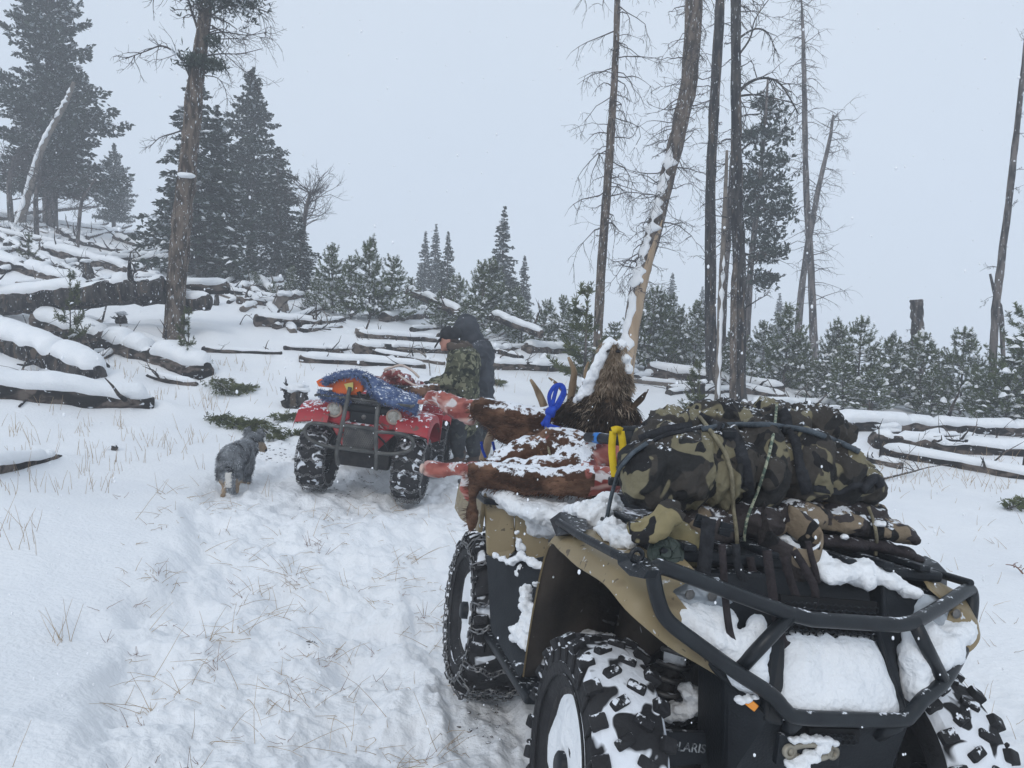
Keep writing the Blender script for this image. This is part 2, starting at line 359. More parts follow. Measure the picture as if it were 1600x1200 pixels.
# ------------------------------------------------------------------ haze (snow filled air)
def haze():
    o = MB().box((0, 60, 6), (240, 260, 60)).build('haze', mat('haze', (1, 1, 1)), smooth=False)
    nt = o.data.materials[0].node_tree; nt.nodes.clear()
    u = nt.nodes.new('ShaderNodeOutputMaterial'); p = nt.nodes.new('ShaderNodeVolumePrincipled')
    p.inputs['Color'].default_value = (.92, .95, 1, 1); p.inputs['Density'].default_value = HAZE
    nt.links.new(p.outputs[0], u.inputs['Volume']); tag(o, kind='stuff')
HAZE = .0078
haze()
# ------------------------------------------------------------------ evergreens
def orth(d):
    a = np.cross(d, [0.03, .05, 1.]); a /= np.linalg.norm(a) + 1e-9; return a, np.cross(a, d)
def needles(rs, P, D, L, w, n, spread):
    """n thin needle blades per point P along direction D"""
    N = len(P); P = np.repeat(P, n, 0); D = np.repeat(D, n, 0)
    r = rs.normal(size=(N * n, 3)); d = D + spread * r; d /= np.linalg.norm(d, axis=1)[:, None]
    s = np.cross(d, rs.normal(size=(N * n, 3))); s /= np.linalg.norm(s, axis=1)[:, None]
    l = L * rs.uniform(.6, 1.2, (N * n, 1)); ww = w * rs.uniform(.6, 1.3, (N * n, 1))
    V = np.stack([P - s * ww * .6, P + d * l * .55 + s * ww - s * 0, P + d * l, P + d * l * .5 - s * ww], 1)
    return V.reshape(-1, 3), np.arange(N * n * 4).reshape(-1, 4)
def dome(rs, P, r, flat=.5):
    """a small settled snow clump over point P"""
    V = []; Fs = []
    n = 7
    a = np.arange(n) / n * 2 * math.pi
    rr = r * rs.uniform(.65, 1.2, n); ring = np.stack([np.cos(a) * rr, np.sin(a) * rr, rs.uniform(-.25, .0, n) * r], -1)
    ring2 = ring * .62 + np.array([0, 0, r * flat * .8])
    V = np.vstack([ring, ring2, [[0, 0, r * flat * 1.1]], [[0, 0, -r * .3]]]); sa, sb_ = rs.uniform(-.5, .5, 2); V = V * np.array([rs.uniform(.55, 1.4), rs.uniform(.55, 1.4), rs.uniform(.7, 1.5)]); V[:, 2] += V[:, 0] * sa + V[:, 1] * sb_; V = V + P
    Fs = []
    for k in range(n):
        k2 = (k + 1) % n; Fs.append((k, k2, n + k2, n + k)); Fs.append((n + k, n + k2, 2 * n)); Fs.append((k2, k, 2 * n + 1))
    return V, Fs
def conifer_mesh(seed, H, R, nb, prof, droop, tl, tw, nt_, gap=.12, snowp=.3, lo=.08, per=9, ragged=.25, sr=.09, spread=.55, lift=0.0, lat=.24):
    rs = np.random.RandomState(seed); P = []; D = []; SC = []; br = MB(); SV = []; SF = []; sn = 0
    for b in range(nb):
        t = lo + (1 - lo) * (1 - (1 - (b + rs.rand()) / nb) ** .85) ; az = b * 2.4 + rs.uniform(-.5, .5)
        if mn.noise(Vector((math.cos(az) * 1.6, math.sin(az) * 1.6 + seed, t * 9))) < -gap: continue
        Lb = R * prof(t) * rs.uniform(1 - ragged, 1 + ragged * .5) * (1 + .35 * mn.noise(Vector((az * .7, seed * 2.1, t * 5)))) + .02 * R
        h = t * H; el = lift + (.9 * t ** 2.5) * .9
        o = np.array([math.cos(az), math.sin(az), 0.]); m = max(3, int(per * Lb / R) + 1)
        pts = []
        for k in range(m + 1):
            s = k / m; pts.append(np.array([0, 0, h]) + o * Lb * s * math.cos(el) + np.array([0, 0, 1.]) * (Lb * s * math.sin(el) - droop * Lb * s * s + rs.normal() * .01 * Lb))
        br.tube([Vector(p) for p in pts], [max(.012 * H * .12 * (1 - k / (m + 1)) * 2, .004) for k in range(m + 1)], 3, False)
        for k in range(1, m + 1):
            s = k / m
            if s < .22: continue
            d = pts[k] - pts[k - 1]; d /= np.linalg.norm(d); side = np.array([-o[1], o[0], 0])
            for w in range(nt_):
                off = side * np.clip(rs.normal(), -1.7, 1.7) * lat * Lb * (1.15 - s)
                q = pts[k] * 1 + off + np.array([0, 0, rs.normal() * .03 * Lb - abs(np.dot(off, side)) * .15])
                q = q + (pts[k - 1] - pts[k]) * rs.rand(); P.append(q); SC.append(.45 + .55 * min(1, Lb / (R * .55))); dd = d + side * np.sign(np.dot(off, side)) * .7; D.append(dd / np.linalg.norm(dd))
            if rs.rand() < snowp:
                v, f = dome(rs, pts[k] + side * rs.normal() * .1 * Lb + np.array([0, 0, tl * .12]), sr * rs.uniform(.6, 1.5), .45); SF += [tuple(i + sn for i in q) for q in f]; SV.append(v); sn += len(v)
    # top leader
    for k in range(6): P.append(np.array([0, 0, H * (.93 + .012 * k)])); D.append(np.array([0, 0, 1.])); SC.append(.35)
    V, Fq = needles(rs, np.array(P), np.array(D), tl * np.repeat(np.array(SC), 3)[:, None], tw, 3, spread)
    return V, Fq.tolist(), br, (np.vstack(SV) if SV else None), SF
def pine_mesh(seed, H, R, whorls=8, snowp=.5, dens=1.0, sr=.055, nb=6):
    """young pine: upswept bottle brush shoots around a leader"""
    rs = np.random.RandomState(seed); P = []; D = []; br = MB(); SV = []; SF = []; sn = 0; shoots = []
    shoots.append((np.array([0, 0, .55 * H]), np.array([0, 0, 1. * H])))
    for w in range(whorls):
        t = .06 + .86 * (w / (whorls - 1)) ** .9; h = t * H
        for k in range(nb + (1 if t < .5 else -1)):
            az = rs.uniform(0, 6.28); Lb = R * (1 - t) ** .75 * rs.uniform(.75, 1.15) + .07 * H * .5; el = .35 + .75 * t
            o = np.array([math.cos(az), math.sin(az), 0.]); a = np.array([0, 0, h + rs.normal() * .02 * H])
            mid = a + o * Lb * .6 + np.array([0, 0, Lb * .22 * math.sin(el)]); e = mid + o * Lb * .4 * math.cos(el) + np.array([0, 0, Lb * .55 * math.sin(el) + .03 * H])
            shoots += [(a + (mid - a) * .35, mid), (mid, e)]; br.tube([Vector(a), Vector(mid), Vector(e)], [.008 * H * .6, .005, .003], 4, False)
            side = np.array([-o[1], o[0], 0])
            for sgn in (-1, 1):
                for q0 in (.45, .8):
                    if rs.rand() < .8:
                        b0 = a + (mid - a) * q0; l2 = Lb * rs.uniform(.28, .45); shoots.append((b0, b0 + side * sgn * l2 * .75 + o * l2 * .6 + np.array([0, 0, l2 * .45])))
            for q in ([mid, a + (mid - a) * .6] + ([e] if rs.rand() < .35 else [])):
                for rep_ in range(3):
                  if rs.rand() < snowp * (1.15 - t * .9) * .8:
                    v, f = dome(rs, q + np.array([0, 0, .012]) + side * rs.normal() * .12 * Lb + o * rs.normal() * .1 * Lb, sr * rs.uniform(.35, 1.25) * (1.35 - .6 * t), .6); SF += [tuple(i + sn for i in g) for g in f]; SV.append(v); sn += len(v)
    for a, b in shoots:
        L = np.linalg.norm(b - a); n = max(2, int(L / .022 * dens)); d = (b - a) / L
        for k in range(n): P.append(a + (b - a) * ((k + rs.rand()) / n)); D.append(d)
    V, Fq = needles(rs, np.array(P), np.array(D), .075, .0075, 6, .6)
    return V, Fq.tolist(), br, (np.vstack(SV) if SV else None), SF
def leafy(name, V, Fq, need, SV, SF, r, world=False):
    n = len(V); nf = len(Fq); Fs = list(Fq)
    if SV is not None: V = np.vstack([np.asarray(V), np.asarray(SV)]); Fs += [tuple(i + n for i in f) for f in SF]
    return mobj(name, V, Fs, [need, M_SNOW], r, [0] * nf + [1] * (len(Fs) - nf), False, world)
def tree_proto(kind, V, Fq, br, SV, SF, H, rt, need, bark, label, cat, group=None, lo=0.0, lean=0):
    r = root(kind, label, cat, None, group)
    leafy('foliage', V, Fq, need, SV, SF, r)
    tb = MB(); tb.tube([(math.sin(k * 1.3) * rt * .3 * 0, 0, H * k / 8 - .3 * (k == 0)) for k in range(9)], [rt * (1.25 - k / 8 * 1.15) for k in range(9)], 8, nz=.2)
    tb.v += br.v; b = len(tb.v) - len(br.v); tb.f += [tuple(i + b for i in f) for f in br.f]; tb.m += br.m
    tb.build('trunk', bark, r)
    return r
_used = {}
def place(proto, loc, scale, rz, label, group=None, sz=1.0, cat=None, tilt=0, first_ok=True):
    if proto.name not in _used: r = proto; _used[proto.name] = 1
    else:
        r = proto.copy(); sc.collection.objects.link(r)
        for ch in proto.children:
            c = ch.copy(); c.parent = r; sc.collection.objects.link(c)
    r.matrix_world = Matrix.Translation(loc) @ Matrix.Rotation(tilt, 4, 'Y') @ Matrix.Rotation(rz, 4, 'Z') @ Matrix.Diagonal((scale, scale, scale * sz, 1))
    r['label'] = label
    if group: r['group'] = group
    return r
spire = lambda t: (1 - t) ** .95 * .97 + .02
broad = lambda t: (min(1, .55 + t * 1.6)) * (1 - t) ** .72
ragd = lambda t: (.72 + .2 * math.sin(t * 19)) * (1 - t) ** .6 * 1.1
PR = {}
for i, (sd_, H, R) in enumerate([(1, 10, 3.0), (2, 10, 2.7)]):
    PR['big%d' % i] = tree_proto('fir_tree', *conifer_mesh(sd_, H, R, (300, 330)[i], ragd if i == 0 else broad, .16 if i else .0, .21, .05, (7, 7)[i], gap=.18, snowp=.16, per=17, sr=.085, lo=.13, ragged=.5, lat=.22, lift=.12 if i == 0 else .0), H, .2, M_NEED, M_BARK, 'x', 'tree')
for i, (sd_, H, R) in enumerate([(5, 5, .95), (6, 5, 1.15), (7, 5, .8)]):
    PR['sp%d' % i] = tree_proto('spruce_tree', *conifer_mesh(sd_, H, R, 230, spire, .25, .115, .03, 5, gap=.2, snowp=.22, per=11, sr=.05, lo=.03, ragged=.4, lat=.2), H, .07, M_NEED, M_BARK, 'x', 'tree')
for i, (sd_, H, R, wh, sp) in enumerate([(11, 2.2, .86, 10, .6), (12, 2.2, .78, 9, .7), (13, 2.2, .95, 9, .85), (14, 2.2, .8, 11, .6)]):
    PR['yp%d' % i] = tree_proto('young_pine', *pine_mesh(sd_, H, R, wh, sp, nb=7, sr=.062), H, .03, M_PINE, M_BARK, 'x', 'tree')
PR['sap'] = tree_proto('pine_sapling', *pine_mesh(21, 1.6, .46, 6, .1, 1.0, nb=4), 1.6, .018, M_PINEG, M_BARK, 'x', 'tree')
# far evergreens: (kind, base px, base py or None, distance, top py, side scale, label, turn)
def put_tree(kind, H, px, D, top, wide, rz, label, group=None, tilt=0, sink=.0):
    if kind[:2] == 'yp': tilt = rnd.gauss(0, .06)
    b = gx(px, D); tp = pt(px, top, D); hh = tp.z - b.z; s = hh / H
    return place(PR[kind], b + Vector((0, 0, -sink)), s * wide, rz, label, group, 1 / wide, tilt=tilt)
put_tree('big0', 10, 78, 26, -60, 1.12, .4, 'biggest dark fir on the left slope, its top cut off by the frame')
put_tree('big0', 10, 178, 33, 225, .95, 2.2, 'small hazy fir with open boughs right of the biggest fir')
put_tree('big1', 10, 392, 26, 108, 1.02, 1.1, 'tall broad fir right behind the big brown trunk')
put_tree('sp1', 5, 305, 20, 110, 1.45, .3, 'dark narrow spruce directly behind the big brown trunk')
put_tree('sp2', 5, 338, 21, 165, 1.5, 1.9, 'slim dark spruce between the brown trunk and the broad fir')
put_tree('sp0', 5, 262, 30, 330, 1.0, .9, 'pale hazy spruce peeping out left of the brown trunk')
put_tree('sp1', 5, 432, 24, 230, 1.5, 4, 'hazy spruce leaning into the right side of the broad fir')
put_tree('sp0', 5, 468, 20, 335, 1.5, 2.9, 'dark spruce below the bare spreading branches')
put_tree('sp0', 5, 662, 34, 360, 1.0, 2.0, 'left one of the twin pale spruces in the middle distance')
put_tree('sp2', 5, 678, 34, 350, 1.1, 3.0, 'right one of the twin pale spruces in the middle distance')
put_tree('sp1', 5, 697, 27, 362, .9, 1.0, 'darker pointed spruce beside the twin pale spruces')
put_tree('sp2', 5, 782, 27, 322, 1.25, 5.0, 'tallest slender spire of the middle distance above the two men')
put_tree('sp0', 5, 816, 28, 398, 1.0, .5, 'small spire spruce right of the slender tall spire')
put_tree('sp0', 5, 1045, 40, 425, .95, .8, 'faint grey spruce behind the leaning stripped trunk')
put_tree('sp1', 5, 1092, 44, 448, .9, 2.8, 'faint grey spruce left of the straight charred trunk')
put_tree('sp2', 5, 1212, 42, 458, 1.3, 1.8, 'faint grey spruce right of the live pine')
put_tree('sp1', 5, 1188, 40, 500, .9, 1.8, 'faint low spruce in front of the live pine trunk')
put_tree('sp1', 5, 1300, 40, 505, 1.1, 3.3, 'faint grey spruce behind the thin pale snag pair')
# young pines: px, base py, top py, kind, distance
YP = [(520, 17.5, 384, 0, 'leftmost of the tall young pines at the middle thicket'), (548, 17, 400, 1, 'young pine with snowy skirt second in the middle thicket'), (577, 17.5, 372, 3, 'tallest young pine of the middle thicket'),
 (608, 18, 402, 2, 'young pine on the right shoulder of the middle thicket'), (497, 19, 425, 2, 'short young pine left of the middle thicket, half in snow'), (455, 19, 415, 1, 'short snowy pine at the foot of the hazy firs'),
 (640, 20, 435, 0, 'low young pine beside the raised snowy log'), (425, 18, 440, 0, 'low snow covered pine above the log pile'), (720, 21, 430, 3, 'young pine right of the pointed dark spruce'),
 (752, 18, 412, 0, 'young pine standing just left of the tall spire'), (768, 18.5, 405, 1, 'young pine standing right under the tall spire'), (795, 19, 450, 2, 'bushy low pine behind the dark hooded man'),
 (850, 18, 468, 3, 'left one of the two low pines before the thin brown trunk'), (876, 18, 462, 1, 'right one of the two low pines before the thin brown trunk'),
 (1008, 17, 450, 0, 'young pine just right of the leaning stripped trunk'), (1030, 17.5, 462, 2, 'bushy young pine second right of the leaning trunk'), (1058, 18, 480, 3, 'young pine in the middle of the two trunks group'),
 (1082, 17, 470, 1, 'young pine left against the charred trunk'), (1138, 17.5, 500, 0, 'low pine between the charred trunk and the snowy pole'), (1190, 16.5, 505, 2, 'young pine right of the double dark trunk'),
 (1222, 15.5, 478, 0, 'tall young pine with heavy snow in the right thicket'), (1250, 15.5, 525, 1, 'low snowy pine at the log ends of the right thicket'), (1298, 16, 500, 3, 'slim young pine left of the many forked one'),
 (1338, 14.5, 500, 2, 'widest snow laden pine with forked tops on the right'), (1388, 15, 522, 3, 'young pine just left of the broken snag'), (1432, 14.5, 520, 1, 'young pine in front of the broken snag'),
 (1500, 14.5, 516, 0, 'pale green young pine between the snag and the thin trunk'), (1532, 15.5, 560, 2, 'low pine at the foot of the thin right trunk'), (1596, 12.5, 482, 2, 'large snow laden pine cut by the right edge of the frame'),
 (1468, 16, 545, 3, 'small pine left of the pale green young pine'), (1275, 15, 565, 1, 'small buried pine among the right thicket'), (1365, 14.5, 575, 1, 'small buried pine before the right thicket'), (1172, 16, 560, 3, 'small pine at the root of the double dark trunk')]
for i, (px, D, top, k, lb) in enumerate(YP):
    put_tree('yp%d' % k, 2.2, px, D, top, rnd.uniform(.92, 1.15), rnd.uniform(0, 6), lb, 'young pines growing in the snow')
_more = ['low snow smothered pine %s' % w for w in ('left of the thin brown trunk', 'between the thin brown and the leaning trunk', 'under the fine twigs of the leaning trunk', 'just right of the snow plastered pole', 'before the slim bristly dead tree', 'right of the slim bristly dead tree', 'left of the widest snow laden pine', 'right of the widest snow laden pine', 'behind the broken snag', 'right of the broken snag', 'left of the thin grey trunk at right', 'beside the right edge pine', 'behind the camouflage man', 'at the left end of the middle thicket', 'at the foot of the two twin spruces', 'right of the tallest spire', 'behind the pile of logs by the brown trunk', 'between the two low pines and the thin trunk')]
for lb, (px, D, top, k) in zip(_more, [(918, 16, 510, 0), (958, 17, 505, 2), (990, 17.5, 480, 1), (1140, 15, 540, 2), (1245, 16.5, 545, 0), (1310, 15, 545, 2), (1318, 13.8, 560, 1), (1362, 13.6, 572, 3), (1412, 16, 535, 2), (1455, 14, 585, 0), (1530, 13.2, 590, 2), (1570, 12.4, 560, 0), (735, 16.5, 470, 2), (480, 17, 455, 3), (690, 18, 455, 0), (815, 17, 465, 1), (400, 19, 425, 2), (895, 17.5, 485, 1)]):
    put_tree('yp%d' % k, 2.2, px, D, top, rnd.uniform(1.1, 1.5), rnd.uniform(0, 6), lb, 'young pines growing in the snow')
put_tree('sap', 1.6, 911, 11.5, 445, 1.2, 1.0, 'thin open pine sapling left of the thin brown trunk')
put_tree('sap', 1.6, 1088, 10.5, 565, 1.1, 2.0, 'tiny pine sapling in front of the right logs')
put_tree('sap', 1.6, 294, 11.5, 482, 1.0, 3.0, 'tiny pine sapling before the big brown trunk')
put_tree('sap', 1.6, 110, 11.5, 425, .8, 5.0, 'ragged pine sapling rising over the left logs')
put_tree('sap', 1.6, 45, 17, 365, 1.3, 4.0, 'small pine sapling high among the left logs')
# ------------------------------------------------------------------ dead standing trees
def pyof(p):
    d = Vector(p) - CAM; z = d.dot(FW); return (800 + F * d.dot(RT) / z, 600 - F * d.dot(UP) / z)
def twigs(mb, p, d, L, r, rs, depth=2, droop=.25, seg=4, wob=.28, kids=4):
    pts = [Vector(p)]; dd = Vector(d).normalized(); n = 6 if depth > 1 else 4
    for k in range(n):
        dd = (dd + Vector((rs.gauss(0, wob), rs.gauss(0, wob), rs.gauss(0, wob) - droop * .3))).normalized(); pts.append(pts[-1] + dd * L / n)
    mb.tube(pts, [max(r * (1 - k / n * .85), .0022) for k in range(n + 1)], seg, False)
    if depth > 0:
        for k in range(kids):
            i = rs.randint(1, n - 1); b = pts[i]; t = (pts[i + 1] - pts[i]).normalized()
            s = (t + Vector((rs.gauss(0, .8), rs.gauss(0, .8), rs.gauss(0, .8) - droop))).normalized(); twigs(mb, b, s, L * rs.uniform(.25, .5), r * .5, rs, depth - 1, droop, 3, wob, max(2, kids - 1))
def strip(tb, P, R_, f0, f1, deg, wid, thk, seed, snowy):
    N = len(P) - 1; rows = []; S = 4; i0 = int(f0 * N) * S; i1 = int(f1 * N) * S; K = 8
    for j in range(i0, i1 + 1):
        t = j / S; i = min(int(t), N - 1); c = P[i].lerp(P[i + 1], t - i); r = R_[i] * 1.0
        e = min(1, (j - i0) / 4, (i1 - j) / (4 if snowy else 30)); g = mn.noise(Vector((t * (1.1 if snowy else .3), seed, 2)))
        if snowy: w = wid * max(0.03, .62 + 1.7 * g) * max(e, .03); h = r * thk * max(0, .9 + 1.3 * g)
        else: w = wid * max(.08, .75 + .5 * g) * max(e, .03); h = r * .03
        a0 = math.radians(deg + 22 * mn.noise(Vector((t * .7, seed, 7)))); row = []
        for k in range(K + 1):
            u = k / K * 2 - 1; q = math.sqrt(max(0, 1 - u * u)); rr = r * (.93 if abs(u) == 1 else 1.07) + h * q * 1.6; row.append(c + Vector((math.cos(a0 + u * w) * rr, math.sin(a0 + u * w) * rr, 0)))
        rows.append(row)
    tb.grid(rows)
def dead_tree(name, label, path, D, w, bark, nb=40, bl=(.5, 1.4), seed=1, frm=.35, to=1.0, droop=.3, side=0, up=0, br=.012, cat='dead tree', depth=2, D1=None, group=None, snow=None, bare=None, manual=(), brm=None, lump=.25):
    """path: picture points base..top, w: widths in picture pixels there"""
    rs = random.Random(seed); D1 = D1 or D; n0 = len(path)
    base = gx(path[0][0], D); W_ = [pt(px, py, D + (D1 - D) * i / (n0 - 1)) for i, (px, py) in enumerate(path)]
    W_[0] = base + Vector((0, 0, -.15)); P = crv(W_, 8); R_ = []
    for i in range(len(P)):
        t = i / 8; a = int(min(t, n0 - 2)); f = t - a; R_.append((w[a] * (1 - f) + w[a + 1] * f) / 2 * D / F)
    R_[0] *= 1.35; R_[1] *= 1.12
    r = root(name, label, cat, base, group)
    tb = MB(); tb.tube(P, R_, 14, nz=lump, seed=seed); 
    if bare:
        pass
    if snow: tb.cur = 1; strip(tb, P, R_, snow[0], snow[1], -90 + snow[3] * 48, .95, .17, seed, True)
    if bare: tb.cur = 2; strip(tb, P, R_, bare[0], bare[1], -90 + bare[2] * 42, 1.25, .0, seed, False)
    tb.build('trunk', [bark, M_SNOW, M_BARE], r, world=True)
    bb = MB(); N = len(P) - 1
    for k in range(nb):
        t = frm + (to - frm) * ((k + rs.random()) / nb); i = min(int(t * N), N - 1); p = P[i].lerp(P[i + 1], t * N - i)
        az = rs.uniform(0, 6.28)
        if side: az = rs.gauss(0 if side > 0 else math.pi, 1.0)
        d = Vector((math.cos(az), math.sin(az), rs.uniform(-.25, .35) + up)); L = rs.uniform(*bl) * (1 - .25 * t)
        twigs(bb, p + d.normalized() * R_[i] * .6, d, L, br * rs.uniform(.9, 1.7), rs, depth, droop)
    for (pix, rr) in manual:                        # hand drawn limbs: picture points at the tree's distance
        q = crv([pt(a, b, D + (c[0] if c else 0)) for a, b, *c in pix], 4); bb.tube(q, [rr * (1 - .75 * k / len(q)) for k in range(len(q))], 6, True, nz=.2)
        for k in range(len(q) * 2 // 3 + 3):
            i = rs.randint(len(q) // 3, len(q) - 2); t = (q[i + 1] - q[i]).normalized(); twigs(bb, q[i], t + Vector((rs.gauss(0, .7), rs.gauss(0, .5), rs.gauss(0, .7) - droop * .5)), rs.uniform(.3, .6) * min(1.4, (q[-1] - q[0]).length), rr * .35, rs, 1, droop)
    if bb.v: bb.build('branches', brm or M_TWIG, r, world=True)
    return r, P, R_
gD = 'dead trees standing above the right thicket'
# big brown trunk on the left
kt, KP, KR = dead_tree('dead_pine', 'thick brown standing trunk with few dead limbs on the left', [(270, 480), (281, 380), (292, 270), (304, 150), (318, 40), (326, -60)], 13, [30, 29, 27, 24, 20, 17], M_BARKB, 26, (.5, 1.5), 3, .74, 1, .15, side=1, br=.010,
  manual=[([(296, 118), (282, 90), (255, 72), (228, 80), (196, 92)], .022), ([(312, 55), (300, 20), (285, -10), (230, -2)], .024), ([(288, 203), (272, 208), (250, 215), (232, 232)], .014), ([(320, 88), (345, 84), (375, 84), (410, 76)], .014),
          ([(322, 55), (350, 50), (385, 55), (418, 50)], .014), ([(324, 30), (350, 12), (380, 8), (420, 20)], .016), ([(318, 118), (340, 122), (352, 140), (356, 165)], .010), ([(325, 62), (360, 92), (380, 110), (400, 122)], .009)], cat='dead tree')
rs_ = np.random.RandomState(4)
PP = []; DD = []
for (cx, cy, n, s) in [(308, 98, 200, .17), (335, 66, 60, .07), (338, 102, 90, .10), (345, -2, 320, .30), (312, -8, 140, .22), (300, 100, 60, .1), (370, -4, 130, .2)]:
    c = pt(cx, cy, 12.9)
    for k in range(n): PP.append(np.array(c) + rs_.normal(size=3) * s * np.array([1, 1, .4])); DD.append(rs_.normal(size=3) * .5 + np.array([0, 0, .3]))
V, Fq = needles(rs_, np.array(PP), np.array(DD), .12, .014, 3, .6)
mobj('green_tuft', V, Fq, M_NEED, kt, smooth=False, world=True)
s = MB(); s.ico(pt(291, 274, 12.82), .15, 2, (1, .8, .3), .3); s.build('settled_snow', M_SNOW, kt, world=True)
# leaning white pole far left
dead_tree('leaning_snag', 'pale leaning dead trunk dusted white before the biggest fir', [(28, 330), (62, 240), (100, 165), (116, 128)], 24, [13, 10, 8, 5], M_WOOD, 6, (.3, .8), 9, .3, 1, .2, br=.01, snow=(0, .9, 34, -.3), cat='dead tree')
dead_tree('bare_tree', 'leafless tree with fan of fine grey branches beside the broad fir', [(470, 420), (474, 360), (480, 320), (486, 300)], 22, [9, 7, 6, 4], M_BARK, 46, (.7, 1.7), 14, .3, 1, -.25, up=.6, br=.011, cat='dead tree')
dead_tree('bare_tree', 'low tangle of bare grey saplings on the left skyline', [(18, 335), (14, 290), (20, 262), (22, 245)], 24, [9, 7, 6, 4], M_BARK, 34, (.6, 1.5), 15, .2, 1, -.1, up=.3, br=.013, cat='dead tree')
dead_tree('bare_tree', 'spindly grey brush with many upright stems below the biggest fir', [(58, 345), (56, 310), (62, 285), (66, 262)], 22, [8, 6, 5, 3], M_BARK, 30, (.6, 1.5), 16, .1, 1, -.1, up=.3, br=.011, cat='dead tree')
dead_tree('bare_tree', 'wiry grey shrub crossing the base of the small hazy fir', [(120, 352), (126, 325), (136, 300), (150, 280)], 22, [6, 5, 4, 3], M_BARK, 22, (.5, 1.4), 17, .1, 1, .1, up=.2, br=.010, cat='dead tree')
# the right hand group
dead_tree('dead_pine', 'thin brown dead trunk leftmost of the right group, drooping twigs', [(932, 560), (938, 450), (946, 330), (955, 200), (962, 90), (966, -50)], 13.5, [16, 14, 13, 12, 10, 8], M_BARKB, 60, (.5, 1.5), 21, .34, 1, .55, br=.008, group=gD)
dead_tree('leaning_snag', 'leaning dead trunk with stripped yellow wood and snow on one side', [(972, 538), (997, 450), (1026, 345), (1054, 232), (1077, 120), (1086, -40)], 14, [25, 25, 24, 23, 26, 25], M_BARKB, 120, (.25, 1.2), 22, .18, 1, .3, br=.008, group=gD, snow=(.02, .62, 70, -.75), bare=(.0, .40, .75))
dead_tree('dead_pine', 'straight charred trunk nearly free of limbs', [(1113, 545), (1110, 420), (1110, 300), (1117, 150), (1128, -50)], 15, [18, 17, 15, 15, 13], M_BARKD, 20, (.3, .9), 23, .5, 1, .2, br=.007, group=gD)
dead_tree('snag_pole', 'thin snow plastered pole between the two dark trunks', [(1121, 585), (1126, 470), (1131, 360), (1136, 235)], 13.5, [9, 9, 8, 4], M_WOOD, 8, (.2, .5), 24, .3, 1, .2, br=.006, group=gD, snow=(0, .55, 60, .2))
dead_tree('snag_pole', 'grey pole standing close behind the snow plastered one', [(1126, 560), (1130, 470), (1140, 330), (1144, 245)], 16, [13, 12, 10, 6], M_BARK, 10, (.2, .6), 34, .3, 1, .2, br=.006, group=gD)
dead_tree('dead_pine', 'tall dark trunk with crooked twisted limbs near its top', [(1156, 585), (1156, 450), (1152, 320), (1150, 160), (1150, -50)], 13.5, [21, 19, 18, 16, 14], M_BARKD, 54, (.3, 1.1), 25, .3, 1, .2, br=.009, group=gD,
  manual=[([(1153, 145), (1172, 128), (1195, 122), (1220, 132), (1248, 178)], .032), ([(1154, 150), (1185, 148), (1215, 155), (1235, 160)], .02), ([(1155, 85), (1172, 60), (1180, 30), (1208, -10)], .02), ([(1158, 235), (1175, 222), (1180, 225)], .02), ([(1160, 400), (1185, 395), (1210, 402)], .016), ([(1166, 480), (1185, 468), (1200, 460)], .014), ([(1154, 60), (1180, 45), (1200, 52), (1212, 80)], .02)], brm=M_BARKD)
# half of the double trunk, brown
dead_tree('snag_pole', 'brown broken half trunk pressed against the tall dark trunk', [(1146, 590), (1146, 500), (1147, 440), (1150, 400)], 13.3, [11, 10, 9, 4], M_BARKB, 3, (.2, .4), 35, .3, 1, .2, br=.006, group=gD)
dead_tree('dead_pine', 'slim hazy dead tree bristling with fine twigs', [(1274, 560), (1268, 440), (1260, 300), (1257, 160), (1255, 60), (1252, -5)], 22, [13, 11, 9, 8, 5, 2], M_BARK, 150, (.35, 1.25), 26, .15, 1, .35, br=.008, group=gD, depth=1)
dead_tree('leaning_snag', 'hazy leaning dead trunk crossing behind the bristly slim tree', [(1242, 560), (1254, 440), (1276, 310), (1296, 220), (1302, 180)], 24, [11, 10, 8, 5, 3], M_BARK, 34, (.4, 1.7), 27, .35, 1, .1, side=1, br=.010, group=gD)
dead_tree('snag_pole', 'short grey stub between the two slim hazy trunks', [(1250, 562), (1250, 530), (1250, 505)], 22, [5, 5, 3], M_BARK, 0, seed=28, group=gD)
dead_tree('snag', 'thick broken off snag with flat top on the right', [(1436, 640), (1434, 560), (1433, 500), (1432, 468)], 16, [20, 19, 18, 17], M_BARK, 3, (.2, .4), 29, .3, 1, .2, br=.006, group=gD, snow=(.35, .6, 8, .1), cat='dead tree', lump=.5)
dead_tree('dead_pine', 'thin grey trunk bending up beside the right edge', [(1550, 612), (1553, 520), (1562, 430), (1578, 300), (1590, 190), (1604, 60)], 15, [11, 11, 11, 10, 8, 6], M_BARK, 10, (.2, .5), 30, .3, 1, .1, br=.006, group=gD)
dead_tree('leaning_snag', 'thin splinter crossing the grey trunk at the right edge', [(1572, 540), (1565, 500), (1556, 465), (1547, 428)], 15.4, [6, 7, 6, 3], M_BARK, 0, seed=31, group=gD)
